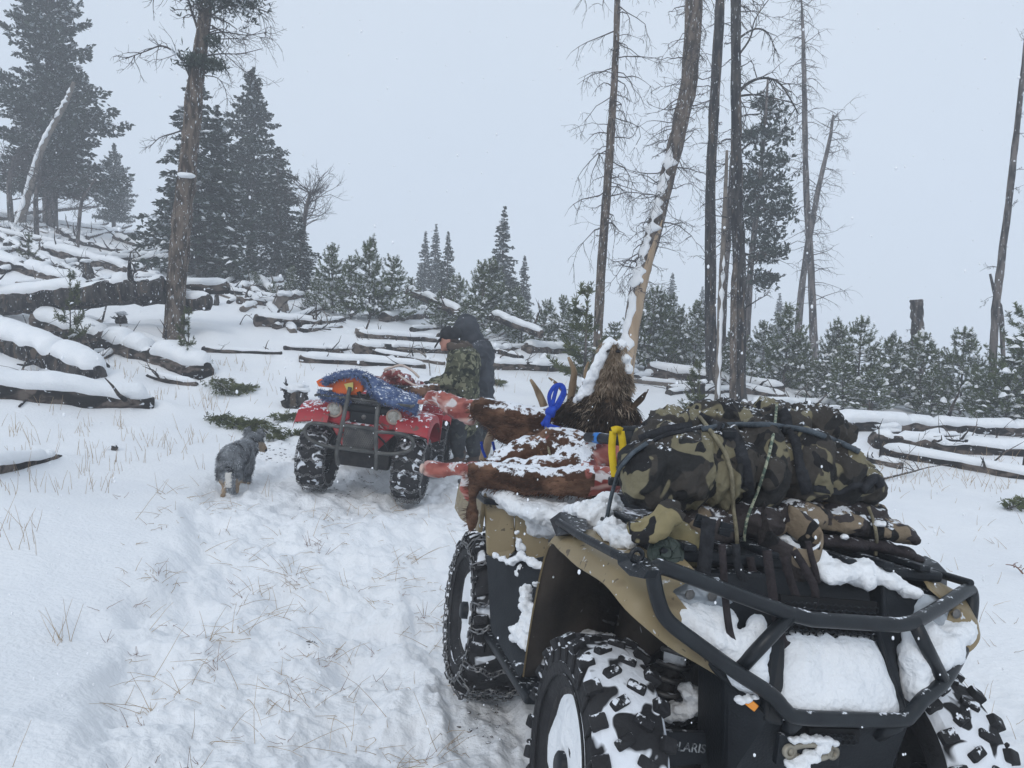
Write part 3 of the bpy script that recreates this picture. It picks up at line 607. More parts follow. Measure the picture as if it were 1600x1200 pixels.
# live pine behind
def open_pine():
    b = gx(1168, 19); r = root('live_pine', 'live dark pine with broken clumps of foliage behind the trunks', 'tree', b)
    tb = MB(); P = crv([pt(1165, 560, 19), pt(1172, 430, 19), pt(1186, 300, 19), pt(1196, 180, 19), pt(1200, 120, 19)], 6); tb.tube(P, [.10 * (1 - k / len(P) * .8) for k in range(len(P))], 8, nz=.2)
    rs = np.random.RandomState(8); PP = []; DD = []; sb = MB()
    cl = [(1196, 160, 20), (1208, 180, 18), (1180, 210, 20), (1215, 215, 20), (1190, 245, 28), (1218, 250, 16), (1178, 275, 24), (1205, 280, 30), (1222, 300, 18), (1172, 315, 22), (1198, 325, 28), (1218, 335, 22), (1180, 350, 24), (1206, 365, 24), (1190, 385, 22), (1222, 325, 14), (1195, 402, 20), (1212, 395, 20), (1168, 215, 14), (1166, 330, 14), (1174, 435, 22), (1192, 442, 20), (1204, 434, 14), (1168, 285, 20), (1200, 205, 20), (1188, 300, 24)]
    for (cx, cy, s) in cl:
        c = pt(cx, cy, 19 + rs.uniform(-.6, .6)); q = min(P, key=lambda k: (k - c).length); tb.tube([q + Vector((0, 0, -.15)), (q + c) / 2 + Vector((0, 0, -.04)), c], [.02, .014, .008], 4, False)
        for k in range(int(s * 3.2)):
            PP.append(np.array(c) + np.clip(rs.normal(size=3), -1.8, 1.8) * s / 1200 * 19 * np.array([.55, .6, .28])); DD.append(rs.normal(size=3) + np.array([0, 0, .5]))
        if rs.rand() < .5: sb.ico(c + Vector((0, -.1, s * .003)), s * .0045, 1, (1.4, 1, .35), .3)
    V, Fq = needles(rs, np.array(PP), np.array(DD) / 1.6, .15, .028, 4, .5)
    mobj('foliage', V, Fq, M_NEED, r, smooth=False, world=True); tb.build('trunk', M_BARK, r, world=True); sb.build('settled_snow', M_SNOW, r, world=True)
open_pine()
# ------------------------------------------------------------------ fallen logs
NL = [0]
def fallen(label, a, b, dpx, sn, Da=None, Db=None, taper=.8, cover=(0, 1), stubs=3, m=None, lift=0, seed=None, name='fallen_log', sag=0, holes=.03):
    """a, b: picture points of the log's ends (axis); dpx: picture thickness; sn: snow depth in pixels"""
    NL[0] += 1; seed = seed or NL[0]; rs = random.Random(seed)
    A = hit(a[0], a[1] + dpx * .5) if Da is None else None; B = hit(b[0], b[1] + dpx * .5 * taper) if Db is None else None
    Da = Da or A.y; Db = Db or B.y
    p, q = pt(a[0], a[1], Da), pt(b[0], b[1], Db); r0 = dpx / 2 * Da / F; r1 = r0 * taper
    L = (q - p).length; n = max(8, int(L / .12)); ax = (q - p).normalized(); sidev = ax.cross(Vector((0, 0, 1))).normalized(); up = sidev.cross(ax)
    P = [p.lerp(q, k / n) + Vector((0, 0, -sag * math.sin(math.pi * k / n))) + up * .18 * r0 * mn.noise(Vector((k * .21, seed, 0))) for k in range(n + 1)]
    r = root(name, label, 'log', P[n // 2] - Vector((0, 0, r0)), 'fallen logs scattered over the snowy slope')
    Rr = [r0 + (r1 - r0) * k / n for k in range(n + 1)]
    DRIFT.append(((p.x, p.y + r0 * 1.5), (q.x, q.y + r1 * 1.5), r0 * 2.2 + .05, r0 * (1.0 + .5 * rs.random())))
    tb = MB(); tb.tube([P[0] - ax * .03] + P + [P[-1] + ax * .03], [Rr[0] * .78] + Rr + [Rr[-1] * .78], 16, nz=.3, seed=seed)
    for k in range(stubs):
        i = rs.randint(1, n - 1); az = rs.uniform(-.6, 3.7); d = sidev * math.cos(az) + up * abs(math.sin(az)) + ax * rs.uniform(-.4, .4)
        twigs(tb, P[i] + d.normalized() * Rr[i] * .8, d, rs.uniform(.12, .5) * (1 + r0 * 2), r0 * rs.uniform(.12, .3), rs, 1 if rs.random() < .4 else 0, 0, 5, .2, 2)
    tb.build('wood', m or M_LOG, r, world=True)
    if sn:
        st = sn * .54 * (Da + Db) / 2 / F; i0 = int(cover[0] * n); i1 = max(int(cover[1] * n), i0 + 3); rows = []; S2 = 3; segs = 11
        runs = (i1 - i0) * S2
        for j in range(runs + 1):
            t = i0 + j / S2; i = min(int(t), n - 1); f = t - i; c = P[i].lerp(P[i + 1], f); rr = Rr[i]
            e = min(1, min(j, runs - j) / 4.0); e = math.sqrt(e) if e > 0 else .0
            g = 1 + .38 * mn.noise(Vector((t * .16, seed * 3.1, 1))) + .10 * mn.noise(Vector((t * .7, seed * 2.3, 4)))
            hole = mn.noise(Vector((t * .33, seed * 5.7, 9)))
            g *= max(.1, min(1, .1 + (hole + .42 - holes) * 6))
            T_ = st * max(g, .08) * (.15 + .85 * e); row = []; spn = (1.12 + .25 * mn.noise(Vector((t * .5, seed, 3)))) * (.45 + .55 * e)
            for k in range(segs + 1):
                u = k / segs * 2 - 1; a_ = u * spn; prof = math.sqrt(max(0, 1 - u * u)) ** 1.0
                R2 = rr * .93 + T_ * prof + (.0 if abs(u) < 1 else -rr * .08); spread = 1 + .25 * prof * 0
                row.append(c + sidev * math.sin(a_) * R2 * spread + up * math.cos(a_) * R2)
            rows.append(row)
        MB().grid(rows).build('snow_cap', M_SNOW, r, world=True)
    return r, P
W0 = 'weathered log '
fallen('half buried log lowest on the left edge, deep snow on top', (-60, 742), (92, 716), 30, 28, taper=.5, stubs=0, cover=(0, .96))
fallen('thick brown log with long snow cap above the lowest left log', (-60, 606), (236, 632), 44, 34, taper=.75, stubs=2)
fallen('dark charred log slanting down below the deepest snow on the left', (-60, 508), (152, 590), 48, 32, taper=.7, m=M_BARKD)
fallen('snow capped log pointing down right with its dark butt end showing', (60, 505), (322, 584), 34, 28, taper=.85, stubs=2, m=M_LOG)
fallen('long charred log ending in a root plate left of the brown trunk', (-60, 476), (255, 452), 42, 15, taper=1.0, stubs=6, m=M_BARKD, Da=13, Db=12.9)
fallen('grey log crossing the left slope under the big fir', (-40, 400), (112, 442), 24, 16, stubs=4)
fallen('slanting log between the upright charred stump and the slope', (72, 392), (222, 428), 20, 13, stubs=4)
fallen('short log behind the foot of the brown trunk', (215, 452), (355, 450), 24, 12, Da=13.8, Db=13.8, stubs=1)
fallen('blackened butt log right beside the brown trunk foot', (278, 474), (326, 472), 30, 10, Da=13.3, Db=13.2, stubs=0, m=M_BARKD)
hi = [((-30, 338), (190, 364), 12, 8), ((28, 333), (152, 322), 8, 4), ((60, 380), (168, 348), 12, 6), ((-20, 362), (120, 388), 12, 8), ((-20, 398), (92, 378), 10, 7), ((120, 402), (262, 408), 12, 9), ((135, 372), (205, 352), 8, 4), ((0, 425), (150, 408), 12, 9), ((160, 440), (250, 425), 10, 7), ((10, 350), (75, 402), 9, 5), ((95, 362), (130, 380), 14, 8), ((-10, 376), (70, 352), 8, 4), ((210, 412), (262, 402), 12, 6)]
hl = ['long grey log on the upper left skyline', 'thin pole sticking out below the leaning white trunk', 'slanting log of the crossed pair on the upper slope', 'log running under the crossed pair on the upper left', 'thin log at the left edge above the long grey one', 'log resting level left of the brown trunk high up', 'short pole of the crossed pair pointing up right', 'level log low in the upper left tangle', 'short log just above the root plate', 'steep thin pole in the upper left tangle', 'stout short log in the heart of the crossed pair', 'thin pole rising from the left edge', 'stub log touching the left of the brown trunk']
for (a, b, d, s), lb in zip(hi, hl): fallen(lb, a, b, d, s, stubs=4)
rr = random.Random(44); _seen = set()
def scatter(n, x0, x1, yf, dy, Lr, wr, sr_, where, slope):
    for k in range(n):
        for tries in range(60):
            x = rr.uniform(x0, x1); y = yf(x) + rr.uniform(0, dy); L = rr.uniform(*Lr); sl = rr.gauss(0, slope); w = rr.uniform(*wr); m = rr.choice([M_LOG, M_BARKD, M_WOOD])
            tl = 'rising steeply to the right' if sl < -.28 else 'rising gently to the right' if sl < -.06 else 'lying level' if sl < .06 else 'sinking gently to the right' if sl < .28 else 'sinking steeply to the right'
            sz = 'short' if L < Lr[0] + (Lr[1] - Lr[0]) * .4 else 'long'; co = {0: 'brown', 1: 'charred', 2: 'pale'}[[M_LOG, M_BARKD, M_WOOD].index(m)]
            pl = [w_ for lim, w_ in where if x < lim][0]; lb = '%s %s pole %s %s' % (sz, co, tl, pl)
            if lb not in _seen: break
        _seen.add(lb); fallen(lb, (x - L / 2, y - sl * L / 2), (x + L / 2, y + sl * L / 2), w, rr.uniform(*sr_), stubs=5, m=m, name='fallen_pole')
scatter(34, -10, 255, lambda x: 335 + x * .16, 95, (40, 130), (5, 11), (4, 8), [(60, 'by the left edge high on the slope'), (130, 'below the leaning white trunk'), (200, 'below the small hazy fir'), (999, 'just left of the big brown trunk')], .32)
scatter(22, 480, 900, lambda x: 498 + (x - 480) * .06, 62, (40, 130), (6, 12), (5, 9), [(600, 'behind the red quad towel'), (700, 'left of the two men'), (830, 'just right of the two men'), (999, 'near the thin brown trunk foot')], .12)
scatter(12, 990, 1290, lambda x: 572 + (x - 990) * .14, 34, (50, 130), (7, 13), (6, 10), [(1090, 'right of the elk head'), (1190, 'below the double dark trunk'), (1999, 'behind the backpacks at right')], .10)
scatter(10, 345, 500, lambda x: 438, 62, (40, 80), (7, 14), (5, 9), [(400, 'in the pile right of the brown trunk'), (999, 'in the pile below the bare branches')], .35)
scatter(7, 1330, 1600, lambda x: 660, 70, (60, 170), (8, 14), (7, 11), [(1450, 'among the right logs near the packs'), (1999, 'among the logs at the right edge')], .12)
scatter(8, -10, 280, lambda x: 470 + x * .25, 60, (50, 120), (9, 15), (7, 12), [(140, 'between the big left logs'), (999, 'below the spiky root plate')], .2)
for a, b, d, s, lb in [((318, 547), (438, 553), 11, 4, 'thin dark log lying flat in the open snow'), ((400, 502), (500, 508), 24, 10, 'log with round sawn looking end facing the camera'), ((470, 562), (662, 574), 15, 13, 'long low log in front of the middle thicket'),
  ((555, 546), (742, 550), 20, 12, 'dark log behind the long low log'), ((560, 524), (705, 533), 14, 10, 'thin snowy log at the foot of the middle thicket'), ((600, 498), (705, 490), 18, 8, 'raised grey log left of the dark hooded man'),
  ((765, 572), (905, 576), 18, 12, 'log right of the hooded man at shoulder level'), ((758, 548), (830, 546), 14, 10, 'short log touching the hooded man behind'), ((822, 546), (925, 552), 20, 12, 'dark log left of the thin brown trunk foot'),
  ((360, 455), (440, 440), 14, 10, 'slanting log atop the pile right of the brown trunk'), ((372, 470), (445, 478), 14, 10, 'lower log of the pile right of the brown trunk'), ((398, 432), (430, 462), 14, 8, 'steep log leaning in the pile right of the brown trunk'), ((355, 436), (425, 428), 10, 8, 'pole at the back of the pile right of the brown trunk'), ((430, 512), (505, 500), 12, 9, 'snowy log behind the round ended log'),
  ((1012, 580), (1222, 612), 26, 12, 'long log from the elk head towards the right thicket'), ((1100, 598), (1225, 622), 16, 10, 'thinner log below the long right log'), ((945, 585), (1065, 590), 16, 10, 'log behind the raised elk head'), ((1160, 634), (1300, 632), 14, 12, 'mostly buried log behind the camouflage packs'),
  ((1300, 664), (1640, 676), 30, 18, 'topmost long log at the right edge'), ((1365, 690), (1640, 712), 32, 18, 'middle cracked log at the right edge'), ((1380, 706), (1640, 752), 20, 18, 'lowest slanting log at the right edge'), ((1330, 712), (1405, 728), 16, 10, 'short half buried log under the right edge logs')]:
    fallen(lb, a, b, d, s, stubs=4)
fallen('hazy log propped high over the middle thicket', (640, 455), (745, 500), 15, 10, Da=19, Db=17, stubs=8)
fallen('snowy slanting log between the hooded man and the low pines', (770, 494), (845, 522), 14, 10, Da=17, Db=15.5, stubs=4)
# stumps, root plates
def stump(label, px, py, w, h, m, lean=0, D=None, spikes=0, seed=1):
    b = hit(px, py); D = b.y; s = D / F; r = root('stump', label, 'stump', b); rs = random.Random(seed); mb = MB()
    n = 6; mb.tube([b + Vector((lean * h * s * k / n, 0, h * s * k / n - .05)) for k in range(n + 1)], [w / 2 * s * (1.25 - .4 * k / n) for k in range(n + 1)], 10, nz=.5, seed=seed)
    for k in range(spikes): twigs(mb, b + Vector((rs.uniform(-1, 1) * w * s * .6, 0, rs.uniform(.2, .8) * h * s)), Vector((rs.gauss(0, .8), rs.gauss(0, .4), rs.uniform(.2, 1.2))), h * s * rs.uniform(.5, 1.0), w * s * .12, rs, 1, 0, 5, .3, 2)
    mb.ico(b + Vector((.15 * w * s, -.1 * w * s, .2 * h * s)), w * .55 * s, 2, (1, .8, .8), .6, seed=seed); mb.build('wood', m, r, world=True); sb = MB(); sb.ico(b + Vector((lean * h * s, 0, h * s * .98)), w * .5 * s, 3, (1.1, 1, .45), .6, seed=seed); sb.build('snow_cap', M_SNOW, r, world=True)
stump('upright charred stump standing among the left logs', 138, 442, 14, 32, M_BARKD, -.1, seed=2)
stump('spiky black root plate at the end of the charred log', 232, 468, 34, 38, M_BARKD, 0, spikes=9, seed=3)
stump('small dark stub right of the brown trunk foot', 338, 478, 7, 20, M_BARKD, 0, seed=4)
stump('grey stump with snow hat above the round ended log', 438, 488, 18, 26, M_WOOD, .15, seed=5)
stump('black charred stump half under snow left of the red quad', 460, 634, 34, 27, M_BARKD, .15, spikes=7, seed=6)
stump('small rooty stump in the open snow on the left', 190, 520, 14, 16, M_BARKD, 0, spikes=6, seed=7)
stump('twisted root stump behind the red quad', 525, 555, 20, 12, M_LOG, 0, spikes=6, seed=8)
stump('tiny dark stub before the flat thin log', 268, 540, 8, 10, M_BARKD, 0, seed=9)
stump('snowy twiggy stump behind the camouflage packs', 1090, 640, 14, 46, M_LOG, .1, spikes=10, seed=10)
stump('blackened end stump of the right edge logs', 1385, 690, 30, 22, M_BARKD, .1, spikes=5, seed=11)
stump('dark twiggy root in the open left foreground', 178, 705, 10, 8, M_BARKD, 0, spikes=4, seed=12)
def stick(label, pix, r0, m=M_TWIG, kids=3, name='dead_branch', seed=1, lift=.02):
    rs = random.Random(seed); q = [hit(*p[:2]) + Vector((0, 0, (p[2] if len(p) > 2 else 0) + lift)) for p in pix]; r = root(name, label, 'branch', q[0]); mb = MB(); c = crv(q, 4)
    mb.tube(c, [r0 * (1 - .7 * k / len(c)) for k in range(len(c))], 6, True, nz=.3)
    for k in range(kids):
        i = rs.randint(1, len(c) - 2); twigs(mb, c[i], Vector((rs.gauss(0, .8), rs.gauss(0, .5), rs.uniform(.1, .9))), (c[-1] - c[0]).length * rs.uniform(.2, .4), r0 * .5, rs, 1, 0, 4, .3, 2)
    mb.build('wood', m, r, world=True)
stick('bent bare branch rising out of the snow above the snow capped left log', [(170, 590, 0), (140, 560, .12), (128, 520, .35), (124, 488, .55)], .022, M_LOG, 3, seed=1)
stick('curved branch standing before the charred slanting log', [(28, 600, 0), (42, 578, .1), (42, 555, .25), (36, 540, .35)], .016, M_LOG, 1, seed=2)
stick('long thin stick leaning on the thick brown log', [(30, 645, 0), (62, 632, .05), (80, 612, .15), (96, 600, .22)], .012, M_LOG, 1, seed=3)
stick('forked twig lying on the snow behind the quad at right', [(1375, 752, 0), (1420, 745, .03), (1450, 740, .04), (1482, 738, .02)], .012, M_BARKB, 5, seed=4)
stick('bare forked branch on the logs behind the red quad', [(620, 560, .1), (650, 568, .15), (668, 578, .1), (672, 590, 0)], .02, M_WOOD, 4, seed=5)
stick('arched branch poking from the snow left of the red quad', [(375, 510, 0), (385, 505, .1), (400, 512, 0)], .01, M_LOG, 2, seed=6)
stick('reddish twigs sticking out at the right edge', [(1598, 905, 0), (1585, 902, .04), (1570, 900, .05)], .006, M_WEED, 4, seed=7)
stick('dark leaning stick left of the small stump', [(160, 505, 0), (168, 492, .2), (178, 480, .35)], .02, M_LOG, 0, seed=8)
ground()
# ================================================================== the near tan quad (frame: X across, Y to its rear, Z up)
from mathutils.bvhtree import BVHTree
AI = AM.inverted(); BI = BMx.inverted()
def _loc(inv, px, py, ax, v):
    o = inv @ CAM; d = inv.to_3x3() @ ray(px, py); t = (v - o[ax]) / d[ax]; return o + d * t
def A(px, py, ax, v): return _loc(AI, px, py, ax, v)
def Bq(px, py, ax, v): return _loc(BI, px, py, ax, v)
BLK = (.016, .019, .023)
M_PLA = mat('black plastic', (.006, .008, .011), (.014, .017, .021), scale=9, rough=.5, bump=.12, bscale=160, snow=.2, sscale=16, spec=.25)
M_PLC = mat('clean black plastic', (.006, .008, .011), (.011, .014, .018), scale=7, rough=.45, bump=.1, bscale=140, spec=.25, snow=.05, sscale=60)
M_TAN = mat('tan plastic', (.235, .18, .098), (.275, .215, .12), scale=4, rough=.45, bump=.06, bscale=60, spec=.4, snow=.06, sscale=14, extra=[((.17, .125, .065), 9, .60, .12), ((.10, .075, .045), 40, .66, .04), ((.55, .57, .6), 55, .70, .02)])
M_TUBE = mat('black powder coated tube', (.004, .006, .009), (.012, .016, .020), scale=12, rough=.38, bump=.06, bscale=180, spec=.4, snow=.1, sscale=45)
M_RUB = mat('rubber', (.012, .012, .014), (.026, .026, .028), scale=8, rough=.75, bump=.3, bscale=60, snow=.28, sscale=40, spec=.3)
M_RUBS = mat('snow packed tread', (.014, .014, .016), (.03, .03, .032), scale=8, rough=.8, bump=.3, bscale=50, spec=.3, extra=[((.8, .83, .88), 14, .43, .05)])
M_RUBH = mat('half snowy tread', (.014, .014, .016), (.03, .03, .032), scale=8, rough=.8, bump=.3, bscale=50, spec=.3, extra=[((.8, .83, .88), 11, .56, .05)])
M_DARK = mat('dark mechanical parts', (.01, .01, .012), (.035, .032, .03), scale=14, rough=.6, bump=.3, snow=.16, sscale=22)
M_LINER = mat('muddy wheel arch liner', (.022, .018, .015), (.06, .047, .037), scale=5, rough=.75, bump=.3, extra=[((.45, .46, .48), 16, .68, .05)])
M_STEEL = mat('dull steel', (.10, .10, .10), (.22, .21, .2), scale=12, rough=.5, bump=.2, metal=.7, snow=.12)
M_CHAIN = mat('wet chain steel', (.12, .12, .125), (.3, .3, .3), scale=30, rough=.4, metal=.8, bump=0)
M_ORNG = mat('amber reflector', (.75, .22, .01), (.85, .3, .02), scale=20, rough=.2, bump=0, spec=.7)
M_LENS = mat('clear lamp lens', (.16, .18, .2), (.42, .46, .5), scale=10, rough=.12, bump=0, spec=.8, snow=.12, coat=1)
M_BRASS = mat('old fairlead alloy', (.22, .2, .16), (.36, .33, .27), scale=20, rough=.5, metal=.5, bump=.15)
quad = root('quad_bike', 'tan and black quad bike close to the camera loaded with camouflage packs', 'quad bike', AM.copy())
def torus(mb, c, R_, r, ax, seg=24, s2=6, sx=1.0):
    mb.lathe([(R_ + r * math.cos(t * 2 * math.pi / s2), r * math.sin(t * 2 * math.pi / s2) * sx) for t in range(s2 + 1)], c, ax, seg)
def wheel(parent, c, rad, w, side, tread, lugs=20, rimsnow=True, chain=False, steer=0, lugm=None, label=None, rimr=.56):
    """c: wheel centre, side: +1/-1 which way its outer face looks"""
    Rm = Matrix.Rotation(steer, 4, 'Z'); T = Matrix.Translation(c) @ Rm
    tb = MB(T); h = w / 2; r0 = rad - .018; ri = rad * rimr
    prof = [(ri, -h * .72), (ri + .02, -h * .86), (r0 - .07, -h * 1.0), (r0 - .03, -h * .95), (r0 - .008, -h * .78), (r0, -h * .4), (r0 + .003, 0), (r0, h * .4), (r0 - .008, h * .78), (r0 - .03, h * .95), (r0 - .07, h * 1.0), (ri + .02, h * .86), (ri, h * .72), (ri - .005, 0), (ri, -h * .72)]
    tb.lathe(prof, (0, 0, 0), (1, 0, 0), 56)
    ft = len(tb.f); tb.cur = 0
    # tread: shoulder blocks and staggered centre blocks
    for k in range(lugs):
        for (xo, yo, sx, sy, rot, dr) in ((-h * .82, 0, w * .21, .032, .2, -.004), (h * .82, .5, w * .21, .032, -.2, -.004), (-h * .26, .5, w * .24, .024, .5, .002), (h * .26, 0, w * .24, .024, -.5, .002)):
            a = 2 * math.pi * (k + yo) / lugs; rr = r0 - .004 + dr
            R3 = Matrix.Rotation(a, 4, 'X') @ Matrix.Translation((xo, 0, rr)) @ Matrix.Rotation(rot, 4, 'Z') @ (Matrix.Rotation(.42 * (1 if xo > 0 else -1), 4, 'Y') if abs(xo) > h * .5 else Matrix.Identity(4))
            s2 = MB(T @ R3); s2.box((0, 0, 0), (sx, sy * 1.05, .030), bev=.006); b = len(tb.v); tb.v += s2.v; tb.f += [tuple(i + b for i in f) for f in s2.f]; tb.m += [1] * len(s2.f)
    mi = tb.m
    for i in range(ft):                      # the band of tread between the lugs carries packed snow
        band = i // 56
        mi[i] = 0 if 3 <= band <= 8 else 1
    o = tb.build('wheel', [tread, lugm or M_RUB], parent, auto=40)
    if label: o['label'] = label
    sw = MB(T)
    for q in range(26):
        a = 2 * math.pi * q / 26; sw.tube([(side * h * .985, math.cos(a + .02 * k) * (rad - .035 - .022 * k), math.sin(a + .02 * k) * (rad - .035 - .022 * k)) for k in range(3)], .006, 5)
    torus(sw, (side * h * .97, 0, 0), ri + .035, .004, (1, 0, 0), 48, 5); torus(sw, (side * h * .985, 0, 0), ri + .065, .003, (1, 0, 0), 48, 5); sw.build('sidewall_ribs', M_RUB, o)
    rb = MB(T); xf = side * h * .55
    rb.lathe([(ri + .004, side * h * .74), (ri - .012, side * h * .70), (ri - .02, xf), (ri * .55, xf - side * .01), (ri * .3, xf + side * .02), (.0001, xf + side * .02)], (0, 0, 0), (1, 0, 0), 36)
    rb.build('rim', M_STEEL if not rimsnow else M_DARK, o)
    if rimsnow:
        sb = MB(T); n = 10; rows = []
        for j in range(n + 1):
            row = []
            for k in range(33):
                a = 2 * math.pi * k / 32; q = (ri - .012) * j / n; row.append((xf + side * (h * .22 * (1 - .45 * (j / n) ** 2) + .012 * mn.noise(Vector((math.cos(a) * q * 14, math.sin(a) * q * 14, c[1])))), math.cos(a) * q, math.sin(a) * q))
            rows.append(row)
        sb.grid(rows); sb.build('rim_snow', M_SNOW, o)
    hb = MB(T); hb.lathe([(.036, side * h * .4), (.036, side * (h * .92)), (.028, side * (h * .98)), (.0001, side * (h * .98))], (0, 0, 0), (1, 0, 0), 18); hb.build('hub_cap', M_PLC, o)
    if chain:
        cb = MB(T); rs = random.Random(int(c[0] * 100) + 5)
        def links(pts):
            L = 0
            for i in range(len(pts) - 1):
                p, q = Vector(pts[i]), Vector(pts[i + 1]); d = (q - p); m = (p + q) / 2; d.normalize(); u = Vector(m); u.x *= .15; u = (u - d * u.dot(d)).normalized(); s_ = d.cross(u)
                a_ = s_ if i % 2 else (s_ * .35 + u).normalized(); ln = (q - p).length * .68; lw = .011
                ring = [m + d * (ln * ca) + a_ * (lw * sa) for ca, sa in ((1, 0), (.7, .8), (-.7, .8), (-1, 0), (-.7, -.8), (.7, -.8), (1, 0))]; cb.tube(ring, .0034, 4, False)
        for sx in (-1, 1):
            R_ = rad * .83; n = 66; links([(sx * h * 1.05, math.cos(t * 2 * math.pi / n) * R_, math.sin(t * 2 * math.pi / n) * R_ * (1 + .01 * math.sin(t * 9))) for t in range(n + 1)])
        m = 14
        for k in range(m):
            a = 2 * math.pi * (k + rs.uniform(-.2, .2)) / m; P = []
            for j in range(17):
                u = j / 16 * 2 - 1; x = u * h * 1.08; rr = rad + .012 - (max(0, abs(u) - .72) / .28) ** 1.5 * rad * .17; aa = a + .10 * math.sin(j * 1.1 + k) * .4; P.append((x, math.cos(aa) * rr, math.sin(aa) * rr))
            links(P)
        cb.build('tyre_chain', M_CHAIN, o)
    return o
WR = .335
wheel(quad, (-.50, -.673, WR), WR, .195, -1, M_RUBS, 23, True, steer=-.05)
wheel(quad, (.445, -.70, WR), WR, .20, 1, M_RUBS, 23, True, steer=-.05)
wheel(quad, (-.475, .673, WR), WR, .27, -1, M_RUBH, 18, True, True)
wheel(quad, (.475, .673, WR), WR, .27, 1, M_RUBH, 18, True, True)
# --- frame, engine, floor
b = MB(); b.box((.0, .05, .52), (.34, 1.25, .34), bev=.03); b.box((0, -.55, .42), (.30, .5, .20), bev=.02); b.box((0, .6, .5), (.5, .5, .28), bev=.04); b.box((0, 0, .33), (.42, 1.5, .05), bev=.01)
b.box((0, -.72, .62), (.36, .2, .26), bev=.02)
for sx in (-1, 1):
    b.tube([(sx * .13, -.80, .36), (sx * .18, -.2, .33), (sx * .18, .5, .34)], .02, 8); b.tube([(sx * .10, -.58, .63), (sx * .34, -.60, .56), (sx * .42, -.66, .44)], .02, 8)
b.build('frame', M_DARK, quad, auto=40)
b = MB()
for sx in (-1, 1):
    for (ya, yb, z0, z1) in ((-.80, -.70, .36, .27), (-.50, -.63, .36, .27), (.52, .64, .36, .27), (.86, .72, .36, .27)):
        b.tube([(sx * .12, ya, z0), (sx * .28, (ya + yb) / 2, (z0 + z1) / 2 + .01), (sx * .42, yb, z1)], .017, 8)
    b.tube([(sx * .12, -.66, .36), (sx * .42, -.672, .34)], .024, 10); b.tube([(sx * .12, .67, .36), (sx * .42, .672, .34)], .024, 10)
    b.tube([(sx * .08, -.60, .44), (sx * .43, -.60, .36)], .009, 6)
b.build('suspension_arm', M_DARK, quad)
for sx in (-1, 1):
    for (y0, zt, rz) in ((-.62, .70, 0), (.70, .70, 0)):
        s = MB(); p = Vector((sx * .235, y0 + .02, zt)); q = Vector((sx * .345, y0 + .0, .34)); ax = (q - p).normalized(); u = ax.orthogonal().normalized(); v = ax.cross(u); L = (q - p).length
        s.tube([p, p + ax * L * .75], .027, 12); s.tube([p + ax * L * .5, q], .014, 10); s.lathe([(.045, 0), (.045, .014), (.0001, .014)], p + ax * .03, ax, 16); s.lathe([(.048, 0), (.048, .014), (.0001, .014)], p + ax * L * .78, ax, 16)
        so = s.build('shock_absorber', M_DARK, quad, auto=40); sp = MB(); N = 90
        sp.tube([p + ax * (.045 + (L * .78 - .045) * k / N) + (u * math.cos(k / N * 6.5 * 2 * math.pi) + v * math.sin(k / N * 6.5 * 2 * math.pi)) * .041 for k in range(N + 1)], .0075, 7); sp.build('coil_spring', M_STEEL, so)
        s = MB(); s.tube([p + ax * (.07 + .2 * L * k / 4) for k in range(4)], [.03, .036, .035, .026], 10, nz=.4); s.build('packed_snow', M_SNOW, so)
# --- tan front fenders with dark liners
def fender(sx):
    kx = 1 if sx > 0 else .87
    def X(v): return Vector((sx * v[0] * kx, v[1] + (0 if sx > 0 else .03), v[2]))
    arch = crv([(-.58, -.235, .40), (-.59, -.28, .62), (-.59, -.345, .83), (-.592, -.47, .845), (-.59, -.61, .838), (-.58, -.79, .838), (-.555, -.88, .803), (-.51, -.915, .770), (-.45, -.915, .733), (-.38, -.90, .70), (-.30, -.88, .662)], 4)
    n = len(arch); outer = []; W_ = [(.012, .018, .01), (.012, .018, .01), (.02, .012, .02), (.06, 0, .055), (.07, 0, .06), (.072, 0, .06), (.072, .005, .062), (.058, .03, .078), (.045, .02, .07), (.03, .01, .045), (.01, 0, .012)]
    for i, p in enumerate(arch):
        q = i / (n - 1) * 10; a = min(int(q), 9); f = q - a; dx, dy, dz = [W_[a][c] * (1 - f) + W_[a + 1][c] * f for c in range(3)]
        ex = .10 * max(0, min(1, (q - 2.4) * 1.5)) * max(0, min(1, (6.6 - q) * 1.2)) + .012
        outer.append((p, p + Vector((dx * .12, dy * .2, dz * .38)), p + Vector((dx * .5, dy * .6, dz * .82)), p + Vector((dx, dy, dz)), p + Vector((dx + ex, dy, dz + ex * .25))))
    rows = [[X(c) for c in r] for r in outer]
    b = MB(); b.grid(rows, (sx * .006, .002, -.004)); o = b.build('front_fender', M_TAN, quad, auto=50)
    lin = []
    for i, p in enumerate(arch):
        t = i / (n - 1)
        if t > .62: break
        lin.append([X(p + Vector((.004, .004, -.004))), X(p + Vector((.10, .02, .0))), X(p + Vector((.22, .05 + .05 * (1 - t), -.01))), X(p + Vector((.33, .06 + .05 * (1 - t), -.03)))])
    b = MB(); b.grid(lin, (0, .004, .006)); b.grid([[X((-.26, -.05, .42)), X((-.26, -.25, .42)), X((-.25, -.52, .62))], [X((-.26, -.05, .78)), X((-.26, -.25, .80)), X((-.25, -.52, .80))]], (sx * .01, 0, 0)); b.build('arch_liner', M_LINER, quad)
    return o
for sx in (1, -1): fender(sx)
